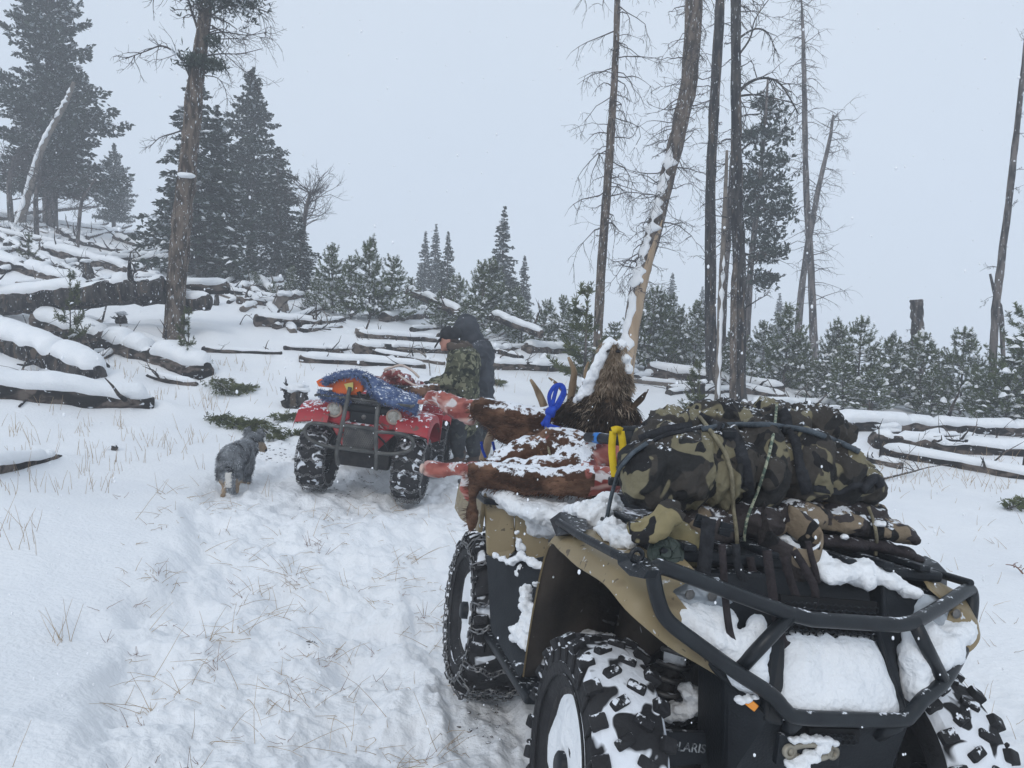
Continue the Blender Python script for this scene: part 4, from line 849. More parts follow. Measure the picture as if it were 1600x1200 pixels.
# --- footwell panel between the fenders, left visible side (mirrored too)
def footwell(sx):
    def X(v): return Vector((sx * -abs(v[0]), v[1], v[2]))
    TL = A(760, 868, 0, -.60); ML = A(767, 985, 0, -.60); TIP = A(812, 1060, 0, -.575); MR = A(838, 1010, 0, -.50); TR = A(857, 868, 0, -.44)
    TL2 = A(800, 880, 0, -.55); CR = A(808, 960, 0, -.53)
    f = [(-v.x, v.y, v.z) for v in (TL, ML, TIP, MR, TR, TL2, CR)]; TL, ML, TIP, MR, TR, TL2, CR = [X(v) for v in f]
    b = MB(); b.grid([[TL, TL.lerp(TL2, .5), TL2, TR], [TL.lerp(ML, .5), TL.lerp(CR, .5) + Vector((0, .02, 0)), CR.lerp(TL2, .5) + Vector((0, .05, 0)), TR.lerp(MR, .5)], [ML, ML.lerp(CR, .5), CR + Vector((0, .03, 0)), MR.lerp(TR, .25)], [ML.lerp(TIP, .9), ML.lerp(TIP, .95), TIP, TIP.lerp(MR, .6)]], (sx * .008, .01, 0))
    b.build('footwell', M_PLA, quad, auto=50)
    b = MB(); b.box((sx * -.40, .05, .335), (.34, .62, .03), bev=.01)
    for k in range(6): b.box((sx * -.40, -.2 + k * .1, .355), (.30, .025, .02), bev=.004)
    b.build('foot_peg_floor', M_PLC, quad)
for sx in (1, -1): footwell(sx)
def lump(name, pts, mats, parent, vox=.01, smooth=5, amp=.012, sc_=16, seed=0, label=None):
    pts = [(Vector(p), r, f) for p, r, f in pts]; ex = []
    for i in range(len(pts) - 1):
        if (pts[i][0] - pts[i + 1][0]).length < (pts[i][1] + pts[i + 1][1]) * 2.2: ex.append(((pts[i][0] + pts[i + 1][0]) / 2, (pts[i][1] + pts[i + 1][1]) * .48, (pts[i][2] + pts[i + 1][2]) / 2))
    pts = pts + ex; smooth += 3; amp *= 1.25
    """settled snow: fused flattened balls (local coordinates, radius, flattening)"""
    b = MB()
    for p, r, fl in pts: b.ico(p, r, 2, (1, 1, fl), .2, seed=seed)
    o = blend(name, b, vox, mats, parent, smooth, disp=lambda c, n: amp * mn.noise(c * sc_ + Vector((seed, 0, 0))) + amp * .5 * mn.noise(c * sc_ * 2.7) + amp * .22 * mn.noise(c * sc_ * 6))
    return o
# --- rear fender: tan front faces, black top
def rear(sx):
    def X(v): return (sx * v[0], v[1], v[2])
    b = MB()
    P = [A(757, 770, 1, .50), A(795, 773, 1, .47), A(803, 790, 1, .46), A(806, 860, 1, .44), A(792, 876, 1, .44), A(762, 868, 1, .48)]
    b.prism([X(p) for p in P], (0, .03, 0)); 
    Q = [A(806, 800, 1, .44), A(835, 808, 1, .42), A(856, 818, 1, .38), A(858, 850, 1, .36), A(845, 884, 1, .37), A(815, 862, 1, .42), A(806, 850, 1, .44)]
    b.prism([X(p) for p in Q], (0, .03, 0)); b.prism([X(p) for p in (( -.615, .50, .845), (-.615, 1.05, .83), (-.615, 1.08, .70), (-.615, .9, .68), (-.615, .5, .70))], (sx * .02, 0, 0))
    b.build('rear_fender', M_TAN, quad, smooth=False, bev=.007)
    b = MB(); b.box((sx * .47, .75, .835), (.30, .62, .022), bev=.008); b.box((sx * .30, .72, .78), (.1, .7, .12), bev=.02); b.build('rear_deck', M_PLC, quad, smooth=False)
for sx in (1, -1): rear(sx)
b = MB(); b.box((0, .05, .80), (.34, .70, .16), bev=.05); b.box((0, .62, .86), (.42, .5, .12), bev=.05); b.build('seat', M_PLA, quad)
b = MB()
for x in (-.48, -.2, 0, .2, .48): b.tube([(x, .55, .88), (x, 1.15, .88)], .012, 8)
for y in (.55, .85, 1.15): b.tube([(-.5, y, .885), (.5, y, .885)], .013, 8)
b.build('rear_rack', M_TUBE, quad)
lump('settled_snow', [((-.40, .35, .83), .12, .45), ((-.50, .46, .86), .10, .5), ((-.42, .55, .87), .12, .4), ((-.30, .25, .83), .11, .5), ((-.36, .42, .78), .09, .9), ((-.57, .52, .86), .05, .5), ((-.33, .05, .86), .08, .5), ((-.47, .52, .84), .09, .6), ((-.30, .45, .86), .12, .5)], M_SNOW, quad, seed=1)
lump('settled_snow', [(A(930, 808, 2, .93) , .06, .75), (A(905, 806, 2, .92), .045, .7), (A(950, 795, 2, .95), .055, .9), (A(890, 800, 2, .91), .03, .7), (A(955, 825, 2, .93), .05, .6), (A(975, 840, 2, .93), .045, .6), (A(915, 795, 2, .95), .035, .8)], M_SNOW, quad, .008, 3, .014, 26, seed=2)
c = [A(x, y, 0, xx) for x, y, xx in ((812, 890, -.52), (818, 920, -.53), (822, 950, -.53), (830, 975, -.53), (808, 985, -.55), (822, 1000, -.545), (800, 990, -.56), (835, 910, -.50))]
lump('settled_snow', [(p + Vector((.0, -.02, 0)), r, .95) for p, r in zip(c, (.022, .022, .03, .034, .032, .026, .018, .014))], M_SNOW, quad, .006, 3, .012, 40, seed=3)
c = [A(x, y, 0, xx) for x, y, xx in ((775, 868, -.60), (795, 878, -.56), (812, 868, -.53), (830, 878, -.50), (845, 886, -.47), (808, 845, -.53), (812, 855, -.52), (806, 830, -.54))]
lump('settled_snow', [(p + Vector((.0, -.015, 0)), r, .6) for p, r in zip(c, (.016, .02, .024, .02, .016, .014, .02, .01))], M_SNOW, quad, .006, 3, .01, 40, seed=4)
lump('settled_snow', [((-.30, -.22, .43), .10, .6), ((-.36, -.12, .44), .10, .6), ((-.28, -.35, .45), .08, .6), ((-.44, -.16, .46), .06, .7), ((-.33, -.2, .50), .07, .6)], M_SNOW, quad, .01, 4, .014, 22, seed=5)
# --- front rack: black deck with side rails and corner wing
b = MB(); b.box((-.03, -.58, .925), (.84, .46, .03), bev=.01)
for k in range(7): b.box((-.38 + k * .115, -.58, .948), (.035, .5, .018), bev=.005)
rl = [A(872, 815, 2, .905), A(905, 836, 2, .915), A(960, 865, 2, .92), A(1000, 882, 2, .92)]
b.tube([v for v in rl], .012, 10); b.tube([Vector((-v.x * .8, v.y, v.z)) for v in rl[:3]], .012, 10)
for s_ in (1, -1):
    def q(px, py, z): v = A(px, py, 2, z); return Vector((v.x * s_, v.y, v.z))
    if s_ < 0: continue
    b.prism([q(858, 812, .885), q(874, 800, .92), q(900, 812, .925), q(898, 832, .91), q(868, 838, .88)], (s_ * .035, 0, .004))
    b.prism([q(962, 864, .93), q(992, 872, .93), q(1012, 892, .93), q(1006, 905, .91), q(982, 900, .90), q(964, 882, .91)], (s_ * .03, 0, .004))
b.build('front_rack', M_PLC, quad, smooth=False, bev=.006)
b = MB(); b.prism([A(1385, 912, 1, -.80), A(1420, 888, 1, -.74), A(1468, 880, 1, -.66), A(1482, 895, 1, -.64), A(1480, 922, 1, -.66), A(1465, 910, 1, -.70), A(1440, 925, 1, -.75), A(1400, 945, 1, -.8)], (0, .06, 0.01)); b.build('rack_corner', M_PLC, quad, smooth=False, bev=.006)
b = MB(); torus(b, A(995, 868, 2, .94), .014, .006, (0, 1, 0), 14, 6); b.build('tie_down_ring', M_TUBE, quad)
b = MB(); b.prism([A(925, 850, 1, -.62), A(945, 852, 1, -.64), A(955, 885, 1, -.66), A(935, 875, 1, -.64)], (0, .01, 0)); 
# --- nose: black fascia, lamps, grille, lower bumper
b = MB()
def mirror(P): return [Vector((-p[0], p[1], p[2])) for p in P]
b.prism([(-.43, -.80, .88), (-.17, -.84, .905), (-.15, -.90, .76), (-.20, -.93, .60), (-.30, -.90, .66), (-.42, -.86, .76)], (0, .06, 0)); b.prism(mirror([(-.43, -.80, .88), (-.17, -.84, .905), (-.15, -.90, .76), (-.20, -.93, .60), (-.30, -.90, .66), (-.42, -.86, .76)]), (0, .06, 0))
b.prism([(-.16, -.80, .925), (.16, -.80, .925), (.15, -.845, .80), (.15, -.87, .77), (-.15, -.87, .77), (-.15, -.845, .80)], (0, .1, -.02))
b.prism([(-.13, -.885, .80), (-.17, -.885, .80), (-.205, -.955, .58), (-.165, -.975, .58)], (0, .04, .01)); b.prism(mirror([(-.13, -.885, .80), (-.17, -.885, .80), (-.205, -.955, .58), (-.165, -.975, .58)]), (0, .04, .01))
b.build('nose_panel', M_PLC, quad, smooth=False, bev=.008)
b = MB(); b.prism([(-.28, -.88, .665), (-.19, -.945, .60), (.19, -.945, .60), (.27, -.88, .665), (.25, -.86, .40), (.20, -.88, .30), (-.20, -.88, .30), (-.235, -.86, .40)], (0, .14, 0)); b.build('lower_bumper', M_PLA, quad, smooth=False, bev=.012)
b = MB()                                              # honeycomb mesh
def honey(b, x0, x1, z0, z1, y, s=.011):
    r_ = s; i = 0; z = z0
    while z < z1:
        x = x0 + (s * .9 if i % 2 else 0)
        while x < x1:
            ring = [(x + math.cos(a * math.pi / 3 + math.pi / 6) * r_ * 1.0, y(z), z + math.sin(a * math.pi / 3 + math.pi / 6) * r_ * .75) for a in range(7)]
            b.tube(ring, .0022, 4, False); x += s * 1.8
        z += s * 1.15; i += 1
honey(b, -.13, .14, .775, .845, lambda z: -.885 + (z - .77) * .3)
honey(b, -.075, .045, .545, .565, lambda z: -.962, .009); b.build('honeycomb_grille', M_PLC, quad)
b = MB(); b.box((0, -.86, .80), (.28, .01, .12)); b.box((-.015, -.950, .556), (.14, .016, .034)); b.build('grille_backing', mat('void black', (.004, .004, .005), bump=0), quad, smooth=False)
for sx in (-1, 1):
    b = MB(); P = [Vector((sx * x, y, z)) for x, y, z in ((-.455, -.80, .865), (-.30, -.835, .885), (-.255, -.85, .83), (-.33, -.86, .795), (-.45, -.83, .79))]
    c = sum(P, Vector()) / 5 + Vector((0, -.022, 0)); b._a(P + [p.lerp(c, .45) + Vector((0, -.014, 0)) for p in P] + [c + Vector((0, -.005, 0))], [(i, (i + 1) % 5, 5 + (i + 1) % 5, 5 + i) for i in range(5)] + [(5 + i, 5 + (i + 1) % 5, 10) for i in range(5)])
    o = b.build('headlight', M_LENS, quad); b = MB(); [b.lathe([(.013, -.001), (.011, -.004), (.0001, -.002)], c + Vector((dx, -.008, .012)), (0, 1, 0), 14) for dx in (-.03, .03)]; b.build('reflector', M_STEEL, o)
for s_ in (-1, 1):
    lump('settled_snow', [((s_ * x, y, z), r, f) for x, y, z, r, f in ((-.40, -.855, .79, .055, .7), (-.33, -.885, .755, .06, .8), (-.27, -.90, .72, .055, .9), (-.23, -.91, .74, .045, 1.1), (-.24, -.92, .67, .045, .9), (-.30, -.87, .80, .04, .6), (-.43, -.84, .81, .035, .7), (-.22, -.90, .79, .025, 1))], M_SNOW, quad, .008, 5, .008, 18, seed=6 + s_)
# broad snow sheet on the nose
rows = []
for i in range(17):
    t = i / 16; row = []
    for k in range(21):
        u = k / 20 * 2 - 1; hw = .135 + .045 * t; e = (1 - abs(u) ** 6) * (1 - (2 * t - 1) ** 8); nn_ = mn.noise(Vector((u * 2.2, t * 2.4, 3))) * .5 + .25 * mn.noise(Vector((u * 6, t * 6, 8)))
        row.append((u * hw * (1 + .04 * mn.noise(Vector((t * 6, u, 1)))), -.872 - .085 * t - e * (.022 + .02 * nn_) - .012 * math.sin(t * 3.1), .775 - .185 * t + e * (.012 + .02 * nn_) + .012 * mn.noise(Vector((u * 5, 9, 1))) * (1 - t)))
    rows.append(row)
b = MB(); b.grid(rows, (0, .02, -.01)); b.build('settled_snow', M_SNOW, quad)
lump('settled_snow', [((x, y, z), r, .5) for x, y, z, r in ((.06, -.83, .925, .05), (.12, -.80, .93, .06), (.20, -.82, .91, .05), (.02, -.84, .91, .04), (.0, -.78, .94, .05), (.25, -.84, .89, .035))], M_SNOW, quad, .008, 4, .01, 22, seed=9)
# bumper tube
b = MB(); TR_ = .0180
def S(p): return Vector((-p[0], p[1], p[2]))
up_l = [(-.485, -.81, .905), (-.17, -.958, .838)]
outer = crv([(-.17, -.958, .838), (-.33, -.885, .873), (-.45, -.826, .90), (-.478, -.815, .893), (-.48, -.82, .86), (-.465, -.833, .80), (-.43, -.86, .765), (-.30, -.94, .695), (-.21, -.972, .655), (-.175, -.98, .625), (-.14, -.985, .61), (0, -.985, .608)], 4)
lft = crv([(-.17, -.958, .838), (-.34, -.955, .88), (-.49, -.945, .918), (-.522, -.942, .918), (-.526, -.942, .90), (-.505, -.945, .84), (-.475, -.947, .80), (-.40, -.955, .755), (-.30, -.965, .70), (-.21, -.975, .655), (-.175, -.98, .625), (-.14, -.985, .61), (0, -.985, .608)], 4)
full = lft + [S(p) for p in reversed(outer[:-1])]
b.tube(full, TR_, 14, False); b.tube([(-.18, -.956, .84), (-.12, -.966, .832), (.12, -.966, .832), (.18, -.956, .84)], TR_, 14, False)
for f in (lambda p: Vector(p), S):
    b.tube([f((-.175, -.958, .836)), f((-.285, -.948, .70))], TR_ * .95, 14)
    b.tube([f((-.14, -.98, .60)), f((-.13, -.93, .55))], TR_, 10)
b.build('brush_guard', M_TUBE, quad)
# reflector, fairlead, guard plate with its raised lettering
b = MB(); c = A(1172, 1099, 1, -.95); b.box(c, (.036, .012, .018), Euler((0, .55, -.25)), bev=.003); b.build('amber_reflector', M_ORNG, quad)
lump('settled_snow', [(c + Vector((-.025, .0, .008)), .014, .8), (c + Vector((.012, -.0, .016)), .010, .8)], M_SNOW, quad, .004, 2, .004, 60)
b = MB(); fc = A(1266, 1174, 1, -.965); pts = [fc + Vector((math.cos(t) * .055, 0, math.sin(t) * .017 + 0)) for t in [2 * math.pi * k / 24 for k in range(25)]]
b.tube(pts, .0085, 8, False)
for s_ in (-1, 1): b.lathe([(.017, -.008), (.017, .008), (.009, .009), (.009, -.004), (.0001, -.004)], fc + Vector((s_ * .058, 0, 0)), (0, -1, 0), 16)
b.build('winch_fairlead', M_BRASS, quad)
b = MB(); b.box(fc + Vector((0, .012, -.0)), (.17, .02, .07), bev=.004); b.build('winch_mount', M_PLC, quad, smooth=False)
lump('settled_snow', [(fc + Vector((x, -.008, z)), r, .6) for x, z, r in ((-.05, .03, .016), (-.01, .033, .014), (.03, .032, .018), (.055, .025, .013), (0, -.005, .022), (-.05, -.028, .022), (-.02, -.036, .02))], M_SNOW, quad, .005, 2, .006, 50, seed=12)
g0 = [A(1010, 1142, 1, -.78), A(1120, 1146, 1, -.78), A(1126, 1192, 1, -.78), A(1015, 1202, 1, -.78)]
b = MB(); b.prism(g0, (0, .02, 0)); gp = b.build('arm_guard', M_PLA, quad, smooth=False, bev=.004)
def text(s, name, size, M, mats, parent, ext=.002):
    cu = bpy.data.curves.new(name, 'FONT'); cu.body = s; cu.size = size; cu.extrude = ext; cu.align_x = 'CENTER'; cu.align_y = 'CENTER'; o = bpy.data.objects.new(name, cu); sc.collection.objects.link(o)
    dg = bpy.context.evaluated_depsgraph_get(); me = bpy.data.meshes.new_from_object(o.evaluated_get(dg)); bpy.data.objects.remove(o); me.materials.clear(); me.materials.append(mats)
    t = bpy.data.objects.new(name, me); sc.collection.objects.link(t); t.parent = parent; t.matrix_local = M; return t
tcn = (g0[0] + g0[2]) / 2
text('POLARIS', 'raised_lettering', .032, Matrix.Translation(tcn + Vector((0, -.001, 0))) @ Matrix.Rotation(math.radians(4), 4, 'Y') @ Matrix.Rotation(math.radians(90), 4, 'X'), mat('scuffed grey lettering', (.10, .11, .12), (.36, .38, .40), scale=40, bump=0, const=True, pos=(.0, .5)), gp)
lump('settled_snow', [(A(1075, 1080, 1, -.7), .03, .7), (A(1095, 1100, 1, -.7), .04, .6), (A(1060, 1110, 1, -.68), .035, .6), (A(1020, 1120, 1, -.66), .03, .6)], M_SNOW, quad, .008, 3, .012, 30, seed=13)
# ================================================================== load on the front rack
C_TAN = (.185, .165, .105); C_BRN = (.040, .036, .032); C_DRK = (.016, .016, .017)
M_CAMO = mat('camouflage cloth', C_BRN, (.056, .050, .044), scale=5, rough=.8, bump=.8, bscale=26, snow=.15, sscale=70, extra=[((.022, .022, .022), 8, .52, .012), (C_TAN, 8.5, .555, .010), (C_DRK, 13, .62, .01)], spec=.2)
M_CAMOT = mat('light camouflage cloth', (.22, .185, .095), (.27, .23, .13), scale=6, rough=.8, bump=.35, bscale=26, snow=.12, sscale=50, extra=[(C_BRN, 8, .53, .01), (C_DRK, 11, .60, .01)], spec=.2)
M_CAMO2 = mat('brown camouflage webbing', (.035, .030, .032), (.055, .047, .046), scale=8, rough=.85, bump=.4, bscale=90, snow=.22, sscale=28, extra=[((.21, .165, .115), 9, .555, .01), (C_DRK, 11, .60, .01)], spec=.2)
M_WEB = mat('black webbing', (.012, .013, .016), (.025, .027, .032), scale=60, rough=.75, bump=.3, bscale=200, snow=.06, sscale=50)
M_WEBB = mat('brown black webbing', (.022, .018, .02), (.04, .032, .034), scale=40, rough=.85, bump=.3, bscale=160, snow=.10, sscale=40)
M_ROPE = mat('tan rope', (.17, .15, .10), (.28, .25, .17), scale=50, rough=.9, bump=.5, bscale=220)
M_ROPE2 = mat('speckled cord', (.10, .14, .11), (.36, .38, .28), scale=90, rough=.9, bump=.4, bscale=220, const=True, pos=(0, .5))
M_BUNG = mat('grey bungee', (.05, .065, .08), (.09, .11, .13), scale=60, rough=.7, bump=.3, bscale=200)
M_OLIVE = mat('dark olive plastic', (.025, .04, .034), (.04, .055, .048), scale=20, rough=.55, bump=.2)
def wrinkle(amp, f, st=(1, 1, 1), seed=0):
    def d(c, n):
        q = Vector((c.x * st[0], c.y * st[1], c.z * st[2])) * f + Vector((seed, seed, 0)); v = mn.noise(q + Vector((mn.noise(q * .7), mn.noise(q * .7 + Vector((5, 0, 0))), 0)) * 1.2); return amp * (abs(v) * -2.2 + .5) + amp * .5 * mn.noise(q * 2.8)
    return d
def wl(M, pts): return [M @ Vector(p) for p in pts]
bvhs = {}
def add_bvh(o, M):
    me = o.data; bvhs[o.name] = BVHTree.FromPolygons([M @ v.co for v in me.vertices], [tuple(p.vertices) for p in me.polygons])
def surf(px, py, off=.006, names=None, D=None):
    """where the sight line first touches the load, a little in front of it"""
    best = None; d = ray(px, py).normalized()
    for k, t in bvhs.items():
        if names and not any(k.startswith(n) for n in names): continue
        h = t.ray_cast(CAM, d)
        if h[0] is not None and (best is None or h[3] < best[3]): best = h
    if best is None: return pt(px, py, D) if D else None
    return best[0] - d * off + best[1] * (off * .3 if best[1].dot(d) < 0 else 0)
def onto(path, off=.006, names=None, D=2.1, n=6, smooth=1):
    P = []
    for i in range(len(path) - 1):
        for k in range(n): P.append((path[i][0] + (path[i + 1][0] - path[i][0]) * k / n, path[i][1] + (path[i + 1][1] - path[i][1]) * k / n))
    P.append(path[-1]); o = []; last = None
    for (x, y) in P:
        q = surf(x, y, off, names, None)
        if q is None: q = pt(x, y, last.y if last else D)
        o.append(q); last = q
    for _ in range(smooth): o = [o[0]] + [(o[i - 1] + o[i] * 2 + o[i + 1]) / 4 for i in range(1, len(o) - 1)] + [o[-1]]
    return o
def ribbon(mb, pts, w, th=.003, facing=None):
    """flat strap along points, its face towards the camera side"""
    rows = []
    for i, p in enumerate(pts):
        t = (pts[min(i + 1, len(pts) - 1)] - pts[max(i - 1, 0)]).normalized(); f = (facing or (CAM - p)).normalized(); s = t.cross(f).normalized(); rows.append([p - s * w / 2, p, p + s * w / 2])
    f = (facing or (CAM - pts[len(pts) // 2])).normalized(); mb.grid(rows, tuple(-f * th))
# main pack
def dent(z0):
    L_ = [(A(1143, 745, 1, -.70).x, .012, .014), (A(1166, 735, 1, -.70).x, .026, .022), (A(1252, 725, 1, -.70).x, .026, .022), (A(1192, 740, 1, -.70).x, .012, .010)]
    return lambda c: -sum(d * math.exp(-((c.x - x - .05 * (1.14 - c.z)) / w) ** 2) for x, w, d in L_) + .010 * math.sin((c.x + .5) * 34) ** 2
b = MB()
for px, py, Y, rx, rz_, l in ((1022, 742, -.62, .070, .105, 0), (1060, 732, -.60, .09, .135, 0), (1120, 730, -.58, .10, .145, 0), (1180, 728, -.58, .10, .142, 0), (1240, 728, -.58, .10, .132, 0), (1295, 738, -.58, .085, .10, 0), (1325, 752, -.58, .07, .062, 0), (1338, 762, -.58, .05, .04, 0)):
    c = A(px, py, 1, Y); b.ico(c, 1, 2, (.10, rx * 1.35, rz_ * .93), .12, seed=px)
pk = root('camouflage_backpack', 'large camouflage backpack lashed lengthwise on top of the front rack', 'backpack', AM.copy())
o = blend('pack_body', b, .008, M_CAMO, pk, 12, disp=lambda c, n, f1=wrinkle(.016, 8, (1.2, 1, .8), 1), f2=wrinkle(.007, 22, (1.6, 1, .7), 4), f3=dent(0): f1(c, n) + f2(c, n) + f3(c)); add_bvh(o, AM)
pw = Matrix.Identity(4)
def wpart(mb, name, m, parent, **k): return mb.build(name, m, parent, world=True, **k)
bb = MB(); bb.tube(onto([(966, 730), (990, 705), (1040, 680), (1080, 672), (1110, 668)], .004), .006, 6); wpart(bb, 'seam_piping', M_WEB, pk)
bb = MB(); ribbon(bb, onto([(1138, 672), (1156, 700), (1166, 740), (1172, 790), (1176, 815)], .007), .032); wpart(bb, 'compression_strap', M_WEB, pk)
bb = MB(); ribbon(bb, onto([(1238, 668), (1248, 700), (1254, 740), (1262, 772)], .007), .032); wpart(bb, 'compression_strap', M_WEB, pk)
bb = MB(); ribbon(bb, onto([(1000, 690), (1040, 674), (1082, 668)], .008), .03); wpart(bb, 'compression_strap', M_WEB, pk)
bb = MB(); bb.box(surf(1140, 680, .01), (.036, .012, .02), bev=.003); bb.box(surf(1233, 673, .01), (.036, .012, .02), bev=.003); wpart(bb, 'buckle', M_PLC, pk)
bb = MB(); ribbon(bb, onto([(1270, 762), (1310, 768), (1350, 752), (1372, 748)], .004), .02); bb.tube(onto([(1345, 765), (1368, 745), (1375, 760)], .01), .014, 6, nz=.3); wpart(bb, 'end_strap', M_WEB, pk)
for (x, y) in ((1010, 795), (1040, 800)): pass
# second pack behind/on top
b = MB()
for px, py, Y, rx, ry, rz_ in ((1060, 672, -.36, .11, .12, .075), (1130, 668, -.34, .12, .14, .095), (1200, 668, -.34, .12, .14, .095), (1270, 668, -.34, .10, .12, .085), (1300, 672, -.34, .05, .10, .06), (1030, 690, -.40, .07, .10, .05)):
    b.ico(A(px, py, 1, Y), 1, 2, (rx, ry, rz_), .14, seed=px)
pk2 = root('camouflage_backpack', 'dark camouflage backpack lying behind and above the large one', 'backpack', AM.copy())
o = blend('pack_body', b, .009, M_CAMO, pk2, 8, disp=lambda c, n, f1=wrinkle(.018, 8, (1.6, 1, 1), 7), f2=wrinkle(.008, 22, (1.8, 1, .8), 9): f1(c, n) + f2(c, n)); add_bvh(o, AM)
bb = MB(); ribbon(bb, onto([(1220, 640), (1228, 652), (1230, 668)], .006, ['pack_body.001']), .035); ribbon(bb, onto([(1090, 652), (1105, 660), (1125, 672)], .006), .035); wpart(bb, 'compression_strap', M_WEB, pk2)
bb = MB(); bb.tube(onto([(1096, 672), (1140, 664), (1200, 664), (1260, 672), (1310, 690), (1342, 706)], .006), .008, 8); wpart(bb, 'carry_tube', M_BUNG, pk2)
# lower pack: harness, hip belt, frame sheet
pk3 = root('pack_harness', 'brown camouflage pack harness and hip belt crushed under the large backpack', 'backpack', AM.copy())
b = MB()
for px, py, Y, rx, ry, rz_ in ((1300, 812, -.62, .10, .11, .045), (1350, 822, -.62, .10, .10, .04), (1390, 828, -.64, .065, .09, .03), (1240, 802, -.62, .08, .12, .05), (1180, 812, -.64, .08, .10, .05), (1310, 792, -.56, .12, .10, .05), (1100, 820, -.60, .10, .11, .06), (1040, 830, -.56, .09, .1, .06), (1350, 800, -.56, .06, .08, .04), (1410, 838, -.66, .03, .07, .02)):
    b.ico(A(px, py, 1, Y), 1, 2, (rx, ry, rz_), .2, seed=px)
o = blend('harness_body', b, .010, M_CAMO2, pk3, 5, disp=wrinkle(.010, 14, (1, 1, 2), 3)); add_bvh(o, AM)
b = MB()
for px, py, Y, r in ((1290, 845, -.68, .028), (1330, 850, -.70, .028), (1370, 852, -.68, .028), (1405, 862, -.68, .026), (1425, 872, -.66, .02)): b.ico(A(px, py, 1, Y), r * 1.7, 2, (1.3, .8, .42), .2, seed=px)
blend('shoulder_pad', b, .008, M_WEBB, pk3, 4, disp=wrinkle(.004, 20))
belt = crv([A(x, y, 1, Y) for x, y, Y in ((1172, 806, -.66), (1176, 845, -.70), (1195, 872, -.74), (1228, 888, -.76), (1252, 880, -.76), (1256, 855, -.73), (1235, 830, -.70), (1210, 812, -.66))], 5)
b = MB(); rows = []
for i, p in enumerate(belt):
    t = i / (len(belt) - 1); p = p + Vector((0, -.06, .015)); w = .036 + .014 * math.sin(math.pi * t); f = Vector((0, -.25, .95)).normalized(); rows.append([p - f * w, p - f * w * .4 + Vector((0, -.008, .0)), p + f * w * .4 + Vector((0, -.008, 0)), p + f * w])
b.grid(rows, (0, .02, .006)); o = b.build('hip_belt', M_CAMO2, pk3, sub=1)
lump('settled_snow', [(A(x, y, 1, Y), r, .5) for x, y, Y, r in ((1225, 842, -.70, .02), (1240, 853, -.72, .018), (1205, 826, -.68, .018), (1250, 805, -.70, .022), (1270, 815, -.72, .02), (1190, 806, -.68, .02), (1375, 818, -.72, .02), (1320, 840, -.74, .015))], M_SNOW, pk3, .006, 3, .006, 40, seed=20)
def dangling(name, path, w, m, Y, th=.004, parent=pk3):
    b = MB(); q = crv([A(x, y, 1, Y + (k[0] if k else 0)) for x, y, *k in path], 5); q = [AM @ v for v in q]; ribbon(b, q, w, th); return wpart(b, name, m, parent)
dangling('loose_strap', [(1128, 850), (1130, 880), (1133, 930), (1139, 980), (1147, 1010)], .017, M_WEBB, -.93)
dangling('loose_strap', [(1198, 860), (1205, 910), (1212, 960), (1222, 1000), (1232, 1010)], .022, M_WEBB, -.90)
dangling('loose_strap', [(1240, 860), (1262, 895), (1274, 925), (1268, 948), (1252, 945), (1238, 915), (1225, 870)], .020, M_WEBB, -.86)
dangling('loose_strap', [(1262, 845), (1268, 870), (1274, 890), (1278, 912)], .015, M_WEBB, -.84)
dangling('loose_strap', [(1108, 810), (1104, 850), (1100, 890), (1098, 925)], .034, M_WEB, -.84)
dangling('loose_strap', [(1150, 850), (1152, 880), (1162, 905), (1172, 912)], .020, M_WEB, -.84)
dangling('loose_strap', [(1172, 870), (1178, 900), (1190, 925)], .02, M_WEBB, -.82)
for x, y in ((1095, 815), (1133, 827)):
    b = MB(); c = A(x, y, 1, -.80); b.box(c, (.034, .012, .034), Euler((0, .2, 0)), bev=.004); b.box(c + Vector((0, -.008, 0)), (.040, .006, .007), bev=.002); b.build('buckle', M_PLC, pk3, smooth=False)
# rolled light camouflage bag with olive disc lid
rb = root('camouflage_pouch', 'small light camouflage pouch with round olive disc on the rack corner', 'bag', AM.copy())
b = MB(); c0 = A(1060, 850, 1, -.72); b.ico(c0, 1, 2, (.062, .06, .062), .15); b.ico(c0 + Vector((.02, 0, -.015)), 1, 2, (.05, .05, .05), .1); b.ico(c0 + Vector((-.02, 0, .02)), 1, 2, (.05, .05, .05), .1)
blend('pouch_body', b, .008, M_CAMOT, rb, 4, disp=wrinkle(.006, 18))
b = MB(); q = crv([A(x, y, 1, -.80) for x, y in ((988, 842), (1012, 838), (1036, 825), (1050, 806), (1066, 812))], 4); b.tube(q, [.012 + .012 * math.sin(k / len(q) * 3.0) for k in range(len(q))], 8, nz=.3); b.tube([p + Vector((.0, .03, .02)) for p in q], .020, 8, nz=.3); blend('rolled_flap', b, .006, M_CAMOT, rb, 2, disp=wrinkle(.003, 30))
b = MB(); dc = A(1040, 866, 1, -.80); ax = Vector((-.25, -.75, .45)).normalized(); b.lathe([(.0001, .012), (.012, .012), (.016, .008), (.022, .012), (.034, .012), (.038, .008), (.044, .008), (.046, -.004), (.04, -.012), (.0001, -.012)], dc, ax, 32)
u = ax.orthogonal().normalized(); v = ax.cross(u)
for k in range(8): a = k * math.pi / 4; b.tube([dc + ax * .012 + (u * math.cos(a) + v * math.sin(a)) * .018, dc + ax * .012 + (u * math.cos(a + .5) + v * math.sin(a + .5)) * .036], .003, 5)
b.build('disc_lid', M_OLIVE, rb, auto=40)
